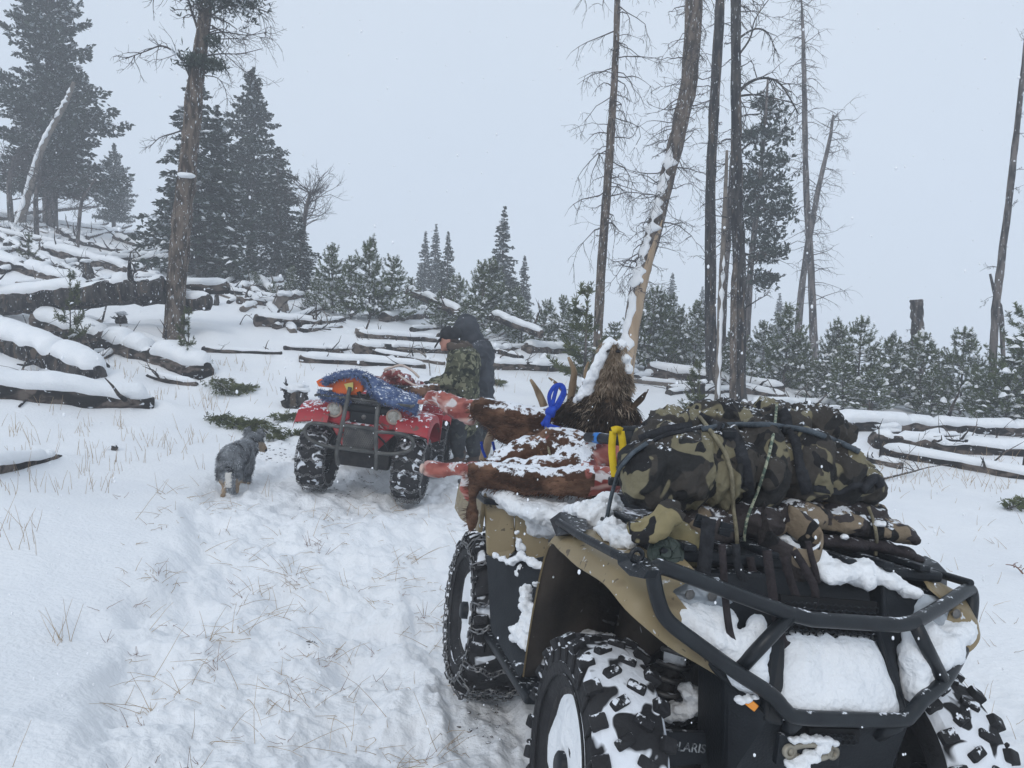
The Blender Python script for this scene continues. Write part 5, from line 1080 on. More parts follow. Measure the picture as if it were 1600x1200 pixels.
# ropes and bungee
def rope(label, path, r, m, D=2.0, off=.01, cat='rope', name='rope', extra=None):
    q = onto(path, off, None, D, 5, 2); o = root(name, label, cat, q[0]); b = MB(); b.tube(q, r, 8); b.build('cord', m, o, world=True)
    if extra: extra(o, q)
    return o
rope('tan rope running down over the large backpack', [(1092, 652), (1112, 676), (1132, 705), (1144, 745), (1147, 800), (1152, 852)], .0058, M_ROPE)
rope('thin speckled green cord over the large backpack', [(1214, 634), (1208, 680), (1202, 715), (1186, 765), (1168, 810), (1162, 840), (1167, 866)], .0042, M_ROPE2)
def hook(o, q):
    b = MB(); b.tube([q[0], q[0] + Vector((-.006, -.01, -.03))], .013, 8); b.tube([q[0] + Vector((-.006, -.01, -.03)), q[0] + Vector((-.012, -.01, -.055))], .006, 6); b.build('hook', M_PLC, o, world=True)
rope('grey bungee cord curving round the left end of the packs', [(947, 815), (956, 770), (968, 735), (990, 708), (1012, 694)], .006, M_BUNG, 2.25, .014, 'bungee cord', 'bungee_cord', hook)
rope('tan cord hanging at the right side of the harness', [(1355, 792), (1364, 815), (1370, 840), (1368, 868)], .005, M_ROPE, 2.1, .014)
# ================================================================== elk
M_FUR = mat('brown elk hide', (.045, .024, .016), (.20, .11, .07), scale=12, rough=.85, bump=1, bscale=70, stretch=(.35, 1, 1), pos=(.4, .6), snow=.36, sscale=22, spec=.15)
M_FURS = mat('snow covered hide', (.05, .028, .018), (.10, .05, .032), scale=7, rough=.85, bump=.6, bscale=50, snow=.50, sscale=30, spec=.15, extra=[((.30, .10, .085), 10, .60, .06)])
M_FLESH = mat('raw red flesh', (.20, .035, .03), (.42, .13, .10), scale=14, rough=.42, bump=.5, bscale=34, stretch=(.5, 1, 1), extra=[((.52, .33, .29), 16, .54, .12), ((.12, .012, .012), 11, .60, .08), ((.6, .56, .56), 26, .60, .06)], spec=.4, snow=.24, sscale=34)
M_MANE = mat('dark shaggy mane', (.03, .022, .017), (.13, .09, .06), scale=10, rough=.9, bump=.8, bscale=60, snow=.18, sscale=26, spec=.1)
M_FACE = mat('buff face hair', (.10, .07, .045), (.30, .22, .14), scale=9, rough=.9, bump=.8, bscale=60, snow=.30, sscale=20, spec=.1)
M_HAIR1 = mat('dark hair strands', (.02, .016, .013), (.075, .052, .038), scale=18, rough=.8, bump=0, spec=.2)
M_HAIR2 = mat('buff hair strands', (.16, .115, .08), (.42, .34, .26), scale=14, rough=.8, bump=0, spec=.2)
M_HAIR3 = mat('reddish hair strands', (.05, .022, .012), (.14, .065, .038), scale=16, rough=.8, bump=0, spec=.2)
M_ANT = mat('antler', (.13, .085, .05), (.34, .25, .16), scale=14, rough=.55, bump=.3, stretch=(1, 1, .3), spec=.3)
M_BLUE = mat('blue webbing', (.008, .04, .33), (.015, .07, .48), scale=40, rough=.6, bump=.2, bscale=200)
M_YEL = mat('yellow strap', (.62, .42, .01), (.75, .54, .02), scale=20, rough=.55, bump=.2, bscale=90)
elk = root('elk_carcass', 'snow dusted elk carcass with skinned red legs draped over the near quad', 'dead elk', AM @ Matrix.Translation((-.2, .6, .88)))
def w_(px, py, D): return pt(px, py, D)
def chain(mb, pts, seg=12, flat=1.0):
    for i in range(len(pts) - 1):
        (a, ra), (c, rc) = pts[i], pts[i + 1]; capsule(mb, a, c, ra, rc, flat, seg)
def pxr(r, D): return r * D / F
def cp(*L): return [(w_(x, y, D), pxr(r, D)) for x, y, D, r in L]
def strands(name, o, n, L, w, m, parent, dirf, seed=1, spread=.35, region=None, M=None, nb=1):
    """hair blades rooted on a skin"""
    rs = np.random.RandomState(seed); me = o.data; ar = np.array([p.area for p in me.polygons]); ar = ar / ar.sum(); idx = rs.choice(len(ar), n, p=ar); P = []; D = []
    for i in idx:
        p = me.polygons[i]; c = p.center + Vector(rs.normal(size=3) * math.sqrt(p.area) * .4)
        if region and not region(c, p.normal): continue
        P.append(np.array(c - p.normal * .003)); d = Vector(dirf(c, p.normal)); D.append(np.array(d.normalized()))
    if not P: return None
    V, Fq = needles(rs, np.array(P), np.array(D), L, w, nb, spread); return mobj(name, V, Fq.tolist(), m, parent, smooth=False)
b = MB(); chain(b, cp((748, 740, 3.05, 21), (800, 748, 3.0, 22), (860, 752, 2.95, 23), (915, 752, 2.95, 25), (950, 752, 2.98, 26)))
for x, y, D, r in ((850, 728, 3.08, 24), (805, 728, 3.08, 18), (905, 730, 3.06, 26), (830, 705, 3.25, 34), (880, 700, 3.25, 44), (930, 708, 3.2, 42), (795, 715, 3.2, 22), (960, 715, 3.2, 40), (900, 725, 3.1, 34), (770, 722, 3.15, 14)): b.ico(w_(x, y, D), pxr(r, D), 2, (1.25, 1, .8), .1)
chain(b, cp((752, 640, 3.55, 20), (790, 655, 3.55, 30), (840, 668, 3.55, 34), (900, 668, 3.6, 40), (960, 672, 3.6, 46)))
chain(b, cp((790, 668, 3.6, 26), (850, 690, 3.5, 30), (930, 690, 3.5, 40)))
chain(b, cp((742, 735, 3.03, 13), (740, 765, 3.02, 10), (738, 790, 3.02, 9), (738, 808, 3.02, 12), (736, 822, 3.02, 9)))
body = blend('hide', b, .014, M_FUR, elk, 6, world=True, disp=lambda c, n: .010 * mn.noise(c * 16) + .006 * mn.noise(c * 40))
me = body.data; me.materials.append(M_FURS); me.materials.append(M_FLESH)
EM = elk.matrix_basis
for p in me.polygons:
    wpos = EM @ p.center; X_, Y_ = pyof(wpos); nwz = (EM.to_3x3() @ p.normal).z; k = mn.noise(wpos * 9) * 26
    if X_ > 925 + k and Y_ > 690 + k * .6: p.material_index = 2
    elif 770 + k < X_ and 682 + k * .3 < Y_ < 744 + k * .5 and nwz > -.1: p.material_index = 1
    elif Y_ < 655 + k * .5 and 790 < X_ < 860 and nwz > .1: p.material_index = 1
G = Vector((0, 0, -1))
EI3 = EM.inverted().to_3x3(); LFT = EI3 @ Vector((-1, 0, -.25))
strands('hide_hair', body, 9000, .028, .0016, M_HAIR3, elk, lambda c, n: n * .55 + LFT * .8, 3, .25, lambda c, n: (EM.to_3x3() @ n).z < .55 and pyof(EM @ c)[0] < 930)
b = MB(); chain(b, cp((672, 733, 3.1, 13), (690, 734, 3.1, 12), (715, 733, 3.08, 10), (742, 734, 3.05, 13))); b.ico(w_(668, 732, 3.1), pxr(13, 3.1), 2, (.6, 1, 1))
o = blend('skinned_lower_leg', b, .008, M_FLESH, elk, 3, world=True, disp=lambda c, n: .007 * mn.noise(Vector((c.x * 12, c.y * 60, c.z * 60))) + .004 * mn.noise(c * 90))
b = MB(); b.ico(w_(660, 732, 3.09), pxr(9, 3.1), 2, (.5, 1, .9), .3); b.build('leg_bone', mat('wet bone', (.5, .36, .30), (.62, .48, .42), scale=40, rough=.4), elk, world=True)
b = MB(); chain(b, cp((733, 745, 3.06, 12), (728, 762, 3.06, 12), (733, 780, 3.06, 6)), flat=.5); blend('skin_flap', b, .008, M_FLESH, elk, 3, world=True)
b = MB(); chain(b, cp((676, 620, 3.7, 11), (700, 628, 3.68, 14), (725, 634, 3.64, 11), (752, 640, 3.6, 12))); chain(b, cp((690, 622, 3.68, 12), (705, 640, 3.66, 11), (735, 655, 3.62, 10))); chain(b, cp((655, 627, 3.72, 4), (680, 628, 3.7, 6)))
blend('skinned_upper_leg', b, .008, M_FLESH, elk, 3, world=True, disp=lambda c, n: .010 * mn.noise(Vector((c.x * 12, c.y * 45, c.z * 45))) + .005 * mn.noise(c * 80))
# neck, mane and upturned head
b = MB()
for x, y, D, r in ((885, 656, 3.55, 24), (912, 648, 3.5, 32), (942, 645, 3.45, 34), (968, 650, 3.45, 26), (925, 662, 3.45, 26), (950, 620, 3.5, 26), (980, 640, 3.5, 16)): b.ico(w_(x, y, D), pxr(r, D), 2, (1.1, 1, 1), .2, seed=x)
mane = blend('mane', b, .014, M_MANE, elk, 4, world=True, disp=lambda c, n: .016 * mn.noise(c * 18) + .01 * mn.noise(c * 45))
DN = EI3 @ Vector((-.25, -.25, -1))
strands('mane_hair', mane, 9000, .065, .0022, M_HAIR1, elk, lambda c, n: n * .45 + DN, 4, .28)
strands('mane_hair', mane, 6000, .06, .0022, M_HAIR2, elk, lambda c, n: n * .5 + DN, 5, .3, lambda c, n: mn.noise(c * 9) > .08)
b = MB(); chain(b, cp((946, 612, 3.48, 30), (951, 588, 3.45, 27), (955, 564, 3.42, 22), (958, 545, 3.40, 17))); chain(b, cp((935, 600, 3.46, 16), (944, 565, 3.42, 12))); chain(b, cp((962, 565, 3.42, 13), (970, 548, 3.40, 11)))
b.ico(w_(958, 540, 3.39), pxr(17, 3.4), 2, (1.1, 1, .7)); b.ico(w_(975, 600, 3.5), pxr(14, 3.5), 2, (1, 1, 1.6)); b.ico(w_(974, 560, 3.42), pxr(10, 3.4), 2, (.7, 1, 1.5))
head = blend('head', b, .011, M_FACE, elk, 3, world=True, disp=lambda c, n: .008 * mn.noise(c * 22)); UPL = EI3 @ Vector((-.1, -.1, -1))
strands('face_hair', head, 6500, .035, .0018, M_HAIR2, elk, lambda c, n: n * .5 + UPL, 6, .25); strands('face_hair', head, 4500, .035, .0018, M_HAIR1, elk, lambda c, n: n * .5 + UPL, 7, .25, lambda c, n: mn.noise(c * 12) > .26)
b = MB()
chain(b, [(w_(900, 628, 3.46), pxr(5, 3.4)), (w_(915, 606, 3.42), pxr(8, 3.4)), (w_(928, 582, 3.38), pxr(9, 3.4)), (w_(938, 560, 3.36), pxr(8, 3.4)), (w_(948, 542, 3.36), pxr(9, 3.4))])
for x, y, r, f in ((945, 548, 10, .8), (955, 536, 13, .7), (968, 540, 12, .8), (978, 560, 9, 1.3), (936, 570, 10, 1.4), (928, 592, 9, 1.5), (920, 610, 10, .8), (982, 575, 6, 1.4), (938, 556, 8, 1), (905, 622, 9, .6)): b.ico(w_(x, y, 3.38 if y < 580 else 3.42), pxr(r, 3.4), 2, (1, 1, f), .3, seed=x)
blend('crusted_snow', b, .009, M_SNOW, elk, 2, world=True, disp=lambda c, n: .014 * mn.noise(c * 30))
# dark nostrils, ear
b = MB(); b.ico(w_(950, 548, 3.34), .012, 2, (1, .5, .7)); b.ico(w_(966, 549, 3.33), .012, 2, (1, .5, .7)); b.build('nostril', M_DARK, elk, world=True)
b = MB(); e = cp((985, 640, 3.42, 10), (1000, 625, 3.42, 12), (1012, 610, 3.42, 4)); chain(b, e, flat=.4); blend('ear', b, .007, M_MANE, elk, 2, world=True)
def antler(lists, base_r):
    b = MB()
    for L in lists: q = crv([w_(x, y, D) for x, y, D, r in L], 5); n = len(q); R_ = [L[min(int(k / 5), len(L) - 1)][3] * (1 - (k / 5) % 1) + L[min(int(k / 5) + 1, len(L) - 1)][3] * ((k / 5) % 1) for k in range(n)]; b.tube(q, [pxr(k, 3.5) for k in R_], 10, True, nz=.12)
    return b.build('antler', M_ANT, elk, world=True)
antler([[(852, 640, 3.6, 7), (842, 615, 3.58, 5.5), (829, 593, 3.56, 2)], [(852, 640, 3.6, 6), (868, 655, 3.6, 7), (890, 655, 3.6, 8)], [(890, 640, 3.6, 7), (895, 600, 3.58, 6), (897, 580, 3.56, 5), (888, 558, 3.55, 2)], [(885, 618, 3.6, 3), (870, 600, 3.6, 3), (857, 590, 3.6, 1)], [(916, 600, 3.6, 4), (915, 580, 3.6, 3), (920, 565, 3.6, 1.5)]], 1)
antler([[(975, 625, 3.55, 6), (984, 612, 3.5, 4), (991, 600, 3.5, 1.6)]], 1)
def sroot(name, label, cat, p): return root(name, label, cat, p)
sr_ = sroot('ratchet_strap', 'bright blue strap tied in a looped bow round the elk', 'strap', w_(862, 640, 3.4))
def rib(parts, w, m, parent, nm, D, fl=.004):
    b = MB()
    for L in parts: q = crv([w_(x, y, k[0] if k else D) for x, y, *k in L], 5); ribbon(b, q, w, fl)
    return b.build(nm, m, parent, world=True)
rib([[(862, 640), (850, 660), (848, 662), (858, 650), (872, 628), (880, 610), (872, 602), (866, 620), (862, 640)], [(862, 640), (858, 620), (866, 604), (878, 602), (882, 615), (872, 635), (862, 642)], [(850, 664), (856, 650), (866, 638), (874, 634)]], .018, M_BLUE, sr_, 'bow', 3.35)
rib([[(856, 665), (880, 672), (905, 678), (922, 684), (950, 686)], [(858, 648), (854, 668), (862, 668)]], .022, M_BLUE, sr_, 'webbing', 3.32)
b = MB(); b.ico(w_(861, 643, 3.34), .026, 2, (1, 1, 1), .4); b.build('knot', M_BLUE, sr_, world=True)
rp = sroot('rope', 'short tan cord hanging from the blue bow over the elk belly', 'rope', w_(855, 668, 3.3)); b = MB(); b.tube(crv([w_(853, 668, 3.3), (w_(857, 700, 3.15)), w_(861, 722, 3.08), w_(860, 738, 2.96), w_(857, 755, 2.92)], 5), .005, 7); b.build('cord', M_ROPE, rp, world=True)
sh = sroot('shovel', 'black handled tool with blue tape laid across beside the yellow strap', 'tool', w_(960, 688, 3.0))
b = MB(); b.tube([w_(918, 683, 3.12), w_(985, 690, 2.8)], .020, 12); b.build('shaft', M_PLC, sh, world=True)
b = MB(); b.tube([w_(931, 684.3, 3.06), w_(940, 685.3, 3.01)], .0225, 12, False); b.build('tape_band', mat('light blue tape', (.01, .16, .5), rough=.4, bump=0), sh, world=True)
b = MB(); c = w_(992, 684, 2.75); b.tube([w_(974, 672, 2.78), w_(1003, 672, 2.74)], .016, 10); b.tube([w_(984, 672, 2.77), w_(984, 703, 2.77)], [.036, .026], 12); b.tube([w_(990, 690, 2.75), w_(1016, 689, 2.72)], .022, 12); b.build('grip', M_PLC, sh, world=True)
ys = sroot('yellow_strap', 'yellow strap hanging folded between the elk and the backpack', 'strap', w_(963, 700, 2.3))
rib([[(958, 674), (956, 700), (958, 725), (961, 746)], [(970, 674), (973, 695), (972, 715), (966, 742)], [(956, 673, 2.3), (964, 671, 2.29), (972, 674, 2.3)]], .022, M_YEL, ys, 'webbing', 2.3)
b = MB(); b.box(w_(962, 752, 2.3), (.045, .025, .025), bev=.005); b.build('ratchet', M_PLC, ys, world=True)
# blue rope ends on the antler stick by the boots
st = sroot('dead_branch', 'curved pale stick tied with blue ribbon between the elk legs', 'branch', w_(762, 705, 3.9)); b = MB(); b.tube(crv([w_(754, 720, 3.9), w_(760, 700, 3.9), w_(768, 678, 3.85), w_(776, 662, 3.8)], 5), [.022] * 16, 8, nz=.2); b.build('wood', M_ANT, st, world=True)
rib([[(752, 690), (754, 703), (759, 715)], [(770, 690), (772, 700), (775, 710)]], .014, M_BLUE, st, 'blue_ribbon', 3.82)
# ================================================================== the far red quad
M_RED = mat('red plastic', (.27, .008, .016), (.36, .014, .024), scale=4, rough=.4, bump=.05, bscale=50, spec=.35, snow=.26, sscale=26, extra=[((.14, .05, .04), 24, .62, .05)])
M_GUN = mat('grey steel tube', (.05, .052, .05), (.12, .12, .115), scale=12, rough=.5, metal=.3, bump=.1, snow=.08)
M_TOW = mat('blue shaggy towel', (.05, .085, .20), (.15, .21, .37), scale=9, rough=.95, bump=.9, bscale=90, snow=.22, sscale=30)
M_ORP = mat('orange saw plastic', (.62, .09, .01), (.78, .15, .02), scale=8, rough=.4, bump=.05, snow=.1, sscale=30)
M_MEAT = mat('dark butchered meat', (.10, .012, .012), (.30, .05, .045), scale=16, rough=.4, bump=.6, bscale=40, extra=[((.55, .42, .38), 22, .60, .05), ((.03, .008, .008), 14, .58, .06)], snow=.3, sscale=26, spec=.5)
rq = root('quad_bike', 'red quad bike with blue towel and orange chainsaw, parked further off', 'quad bike', BMx.copy())
for (x, y, sd) in ((-.43, -.6, -1), (.43, -.6, 1), (-.43, .6, -1), (.43, .6, 1)):
    wheel(rq, (x, y, .295), .295, .24, sd, M_RUBH, 16, False, True, rimr=.5)
b = MB(); b.box((0, 0, .45), (.36, 1.3, .22), bev=.03); b.box((0, -.55, .50), (.44, .3, .18), bev=.03); b.box((0, -.70, .34), (.5, .1, .14), bev=.02); b.box((0, 0, .32), (.5, .9, .05), bev=.01)
for sx in (-1, 1):
    b.tube([(sx * .1, -.6, .34), (sx * .40, -.6, .29)], .03, 8); b.tube([(sx * .15, -.55, .62), (sx * .36, -.58, .34)], .035, 8); b.tube([(sx * .1, .6, .34), (sx * .40, .6, .29)], .04, 8)
b.build('frame', M_DARK, rq, auto=40)
def rf(sx):
    X = lambda v: Vector((sx * v[0], v[1], v[2])); rows = []
    for k in range(13):
        t = k / 12; a = t * math.pi; y = -.60 - .43 * math.cos(a) * (.75 if t < .5 else .85) ; z = .52 + .26 * math.sin(a) ** .7
        if t < .5: y = -.60 - .28 * math.cos(a)
        rows.append([X((.60, y, z - .05)), X((.585, y, z + .01)), X((.45, y, z + .035)), X((.30, y, z + .03))])
    b = MB(); b.grid(rows[1:], (0, .004, -.008))
    b.prism([X((.36, -.22, .77)), X((.60, -.20, .75)), X((.59, -.17, .50)), X((.50, -.16, .46)), X((.40, -.18, .55))], (0, .02, 0))
    b.build('front_fender', M_RED, rq, auto=50)
    b = MB(); b.prism([X(v) for v in ((.12, -.80, .70), (.16, -.78, .84), (.36, -.76, .84), (.42, -.74, .76), (.38, -.78, .66), (.2, -.82, .64))], (0, .16, .01)); b.build('headlight_shroud', M_RED, rq, smooth=False, bev=.02)
    b = MB(); c = Vector((sx * .265, -.80, .765)); b.lathe([(.058, .03), (.060, .0), (.053, -.006), (.03, -.014), (.0001, -.018)], c, (0, 1, 0), 24); HL = b.build('headlight', M_LENS, rq, auto=50).name
    M_LENS2 = mat('yellowed lamp lens', (.22, .21, .18), (.42, .41, .37), scale=30, rough=.2, bump=0, spec=.6); bpy.data.objects[HL].data.materials[0] = M_LENS2; b = MB(); torus(b, c + Vector((0, .0, 0)), .061, .010, (0, 1, 0), 24, 6); b.build('headlight_rim', mat('pale lamp rim', (.38, .27, .22), bump=0), rq)
    rows = []
    for k in range(9):
        t = k / 8; a = (.1 + .8 * t) * math.pi; y = .62 - .36 * math.cos(a); z = .52 + .28 * math.sin(a) ** .8; rows.append([X((.61, y, z - .04)), X((.60, y, z)), X((.30, y, z + .03))])
    b = MB(); b.grid(rows, (0, .004, -.008)); b.build('rear_fender', M_RED, rq, auto=50)
for sx in (-1, 1): rf(sx)
b = MB(); b.prism([(-.14, -.86, .44), (.14, -.86, .44), (.30, -.76, .62), (.14, -.84, .66), (-.14, -.84, .66), (-.30, -.76, .62)], (0, .08, .02)); b.build('nose_cowl', M_RED, rq, smooth=False, bev=.012)
b = MB(); b.box((0, -.76, .70), (.26, .06, .20), bev=.02); b.box((0, -.6, .80), (.5, .4, .08), bev=.03); b.build('nose_panel', M_PLC, rq)
b = MB(); b.lathe([(.022, 0), (.022, -.006), (.0001, -.008)], (.0, -.795, .73), (0, 1, 0), 14); b.build('badge', M_STEEL, rq)
b = MB(); b.box((0, .15, .82), (.28, .75, .14), bev=.05); b.build('seat', M_PLA, rq)
b = MB(); b.tube([(-.38, -.28, .98), (-.2, -.33, .98), (.2, -.33, .98), (.38, -.28, .98)], .016, 8); b.tube([(0, -.33, .80), (0, -.33, .98)], .03, 8); b.build('handlebar', M_PLC, rq)
b = MB()
for y in (-.85, -.68, -.5): b.tube([(-.42, y, .885), (.42, y, .885)], .012, 8)
for x in (-.42, -.2, 0, .2, .42): b.tube([(x, -.88, .88), (x, -.45, .88)], .012, 8)
b.build('front_rack', M_GUN, rq); b = MB()
for y in (.5, .75, 1.0): b.tube([(-.42, y, .88), (.42, y, .88)], .012, 8)
for x in (-.42, 0, .42): b.tube([(x, .45, .88), (x, 1.05, .88)], .012, 8)
b.build('rear_rack', M_GUN, rq)
# brush guard with perforated plate
b = MB(); r_ = .019
for sx in (-1, 1):
    b.tube(crv([(sx * .135, -.84, .98 if sx < 0 else .84), (sx * .14, -.90, .80), (sx * .155, -.93, .60), (sx * .175, -.92, .42), (sx * .17, -.86, .30)], 5), r_, 10)
    b.tube(crv([(sx * .15, -.93, .64), (sx * .38, -.92, .645), (sx * .47, -.90, .60), (sx * .46, -.90, .52), (sx * .34, -.92, .47), (sx * .165, -.93, .455)], 5), r_ * .85, 10)
b.tube([(-.15, -.93, .66), (.15, -.93, .66)], r_, 10); b.tube([(-.16, -.925, .46), (.16, -.925, .46)], r_, 10); b.build('brush_guard', M_GUN, rq)
b = MB()
for i in range(10):
    for j in range(17): torus(b, (-.128 + j * .016 + (.008 if i % 2 else 0), -.925, .487 + i * .0175), .0075, .0018, (0, 1, 0), 6, 3)
b.build('perforated_plate', M_STEEL, rq); b = MB(); b.box((0, -.90, .565), (.27, .008, .19)); b.build('plate_backing', M_DARK, rq, smooth=False)
for sx in (-1, 1):
    b = MB(); b.tube(crv([(sx * .08, -.80, .62), (sx * .2, -.84, .55), (sx * .24, -.78, .45), (sx * .1, -.76, .40)], 5), .008, 6); b.tube(crv([(sx * .1, -.35, .96), (sx * .22, -.55, .88), (sx * .12, -.72, .84)], 5), .007, 6); b.build('cable', M_PLC, rq)
# chainsaw on the rack
cs = root('chainsaw', 'orange chainsaw lying on the red quad under the blue towel', 'chainsaw', BMx @ Matrix.Translation((-.25, -.75, .92)))
b = MB(); b.prism([Bq(x, y, 1, -.78) for x, y in ((517, 612), (520, 600), (530, 592), (552, 589), (566, 592), (568, 612), (560, 618), (530, 618))], (0, .14, .02)); b.v = [BMx @ v for v in b.v]; b.build('engine_housing', M_ORP, cs, smooth=False, world=True, bev=.02)
b = MB(); b.prism([BMx @ Bq(x, y, 1, -.80) for x, y in ((538, 600), (552, 597), (552, 610), (545, 615))], (0, -.01, 0)); b.build('label_plate', mat('pale yellow plate', (.6, .5, .15), bump=0), cs, smooth=False, world=True)
b = MB(); b.tube([BMx @ Bq(x, y, 1, -.80) for x, y in ((562, 588), (572, 592), (578, 605), (574, 620), (564, 624), (560, 612))], .018, 8); b.build('rear_handle', M_PLC, cs, world=True)
b = MB(); b.prism([BMx @ Bq(x, y, 1, -.70) for x, y in ((494, 596), (500, 592), (520, 598), (520, 606), (498, 604))], (0, .05, 0)); b.build('handle_guard', M_ORP, cs, smooth=False, world=True)
# towel
tw = root('blue_towel', 'shaggy blue towel draped across the front of the red quad', 'towel', BMx @ Matrix.Translation((0, -.7, .95)))
def cloth(name, grid_px, mats, parent, n=5, amp=.02, seed=0, off=(0, -.0, -.012)):
    R0 = [crv([BMx @ Bq(x, y, 1, Y) for x, y, Y in row], n) for row in grid_px]; cols = len(R0[0]); C_ = [crv([R0[r][c] for r in range(len(R0))], n) for c in range(cols)]
    rows = [[C_[c][r] + Vector((0, -1, .5)) * amp * mn.noise(Vector((c * .35, r * .28, seed))) for c in range(cols)] for r in range(len(C_[0]))]
    b = MB(); b.grid(rows, off); o = b.build(name, mats, parent, world=True, sub=1); return o
t1 = cloth('towel_cloth', [[(505, 590, -.66), (530, 580, -.62), (560, 577, -.60), (590, 590, -.58), (620, 605, -.55), (655, 618, -.52)], [(507, 597, -.72), (530, 588, -.70), (560, 583, -.68), (588, 600, -.70), (622, 614, -.68), (655, 624, -.64)], [(507, 594, -.80), (530, 585, -.80), (560, 584, -.82), (580, 612, -.84), (615, 624, -.82), (654, 634, -.74)], [(508, 597, -.84), (531, 588, -.84), (564, 588, -.86), (590, 622, -.88), (622, 634, -.87), (650, 646, -.80)]], M_TOW, tw, seed=2)
t2 = cloth('towel_edge', [[(500, 608, -.80), (520, 613, -.80), (545, 618, -.80)], [(500, 614, -.84), (520, 619, -.85), (545, 624, -.85)], [(503, 620, -.82), (520, 624, -.83), (545, 629, -.84)]], M_TOW, tw, seed=4)
rs_ = np.random.RandomState(5)
def shag(o, n, L, w, m, parent, d0, name='shag', sp=.5):
    me = o.data; idx = rs_.randint(0, len(me.polygons), n); P = [np.array(me.polygons[i].center) + rs_.normal(size=3) * .01 for i in idx]; D = [np.array(Vector(me.polygons[i].normal) * .4 + d0) for i in idx]
    V, Fq = needles(rs_, np.array(P), np.array(D), L, w, 1, sp); return mobj(name, V, Fq.tolist(), m, parent, smooth=False)
shag(t1, 5000, .03, .004, M_TOW, tw, Vector((0, -.2, -.6))); shag(t2, 1200, .03, .004, M_TOW, tw, Vector((0, -.2, -.6)))
# meat heap behind
mt = root('meat_pile', 'heap of dark red butchered meat on the red quad beside the towel', 'meat', BMx @ Matrix.Translation((.2, .1, .9)))
b = MB(); rr_ = random.Random(4)
for k in range(34):
    t = rr_.random(); x = 588 + 82 * t; y = 600 - 22 * math.sin(math.pi * min(1, t * 1.0 + .1)) * rr_.random() + rr_.random() * 14; c = BMx @ Bq(x, y, 1, -.1 + rr_.random() * .35); b.ico(c, .045 + .04 * rr_.random(), 2, (1.4, 1, .7), .4, seed=k)
b.ico(BMx @ Bq(630, 610, 1, .1), .16, 2, (2.2, 1, .55), .2)
blend('meat', b, .016, M_MEAT, mt, 2, world=True, disp=lambda c, n: .012 * mn.noise(c * 22))
b = MB(); b.tube(crv([BMx @ Bq(x, y, 1, -.2) for x, y in ((600, 578), (612, 574), (628, 571), (642, 578), (655, 590))], 5), .012, 6, nz=.5); b.tube(crv([BMx @ Bq(x, y, 1, -.28) for x, y in ((622, 585), (640, 598), (660, 606))], 4), .010, 6); b.build('bone', mat('pale rib bone', (.5, .4, .33), (.6, .5, .45), bump=.1), mt, world=True)
b = MB(); chain(b, [(BMx @ Bq(620, 612, 1, -.30), .05), (BMx @ Bq(660, 612, 1, -.30), .06), (BMx @ Bq(680, 606, 1, -.25), .05)]); blend('hide_flap', b, .014, M_FUR, mt, 3, world=True, disp=lambda c, n: .01 * mn.noise(c * 25))
# ================================================================== the two men
M_SKIN = mat('cold reddish skin', (.42, .20, .15), (.50, .27, .21), scale=12, rough=.55, bump=.1)
M_JCK = mat('green brown camouflage jacket', (.052, .056, .036), (.09, .092, .058), scale=10, rough=.85, bump=.3, bscale=30, extra=[((.19, .19, .125), 15, .55, .015), ((.018, .022, .016), 17, .56, .015)], snow=.06, sscale=60, spec=.15)
M_PNT = mat('dark snowy trousers', (.018, .021, .026), (.045, .05, .055), scale=12, rough=.85, bump=.4, bscale=30, extra=[((.07, .075, .07), 14, .60, .02)], snow=.16, sscale=24, spec=.15)
M_BOOT = mat('brown leather boot', (.04, .028, .022), (.085, .055, .042), scale=12, rough=.6, bump=.2, snow=.2, sscale=24)
M_HOOD = mat('brown hood cloth', (.055, .042, .034), (.09, .07, .055), scale=10, rough=.9, bump=.4, bscale=30, snow=.05, sscale=50)
M_CAP = mat('black cap cloth', (.008, .009, .012), (.02, .022, .026), scale=20, rough=.8, bump=.3, snow=.05, sscale=60)
M_DJK = mat('dark charcoal jacket', (.022, .026, .034), (.05, .056, .068), scale=5, rough=.75, bump=.35, bscale=16, snow=.08, sscale=50)
M_GLV = mat('dark glove', (.015, .015, .016), (.035, .033, .03), scale=20, rough=.8, bump=.3)
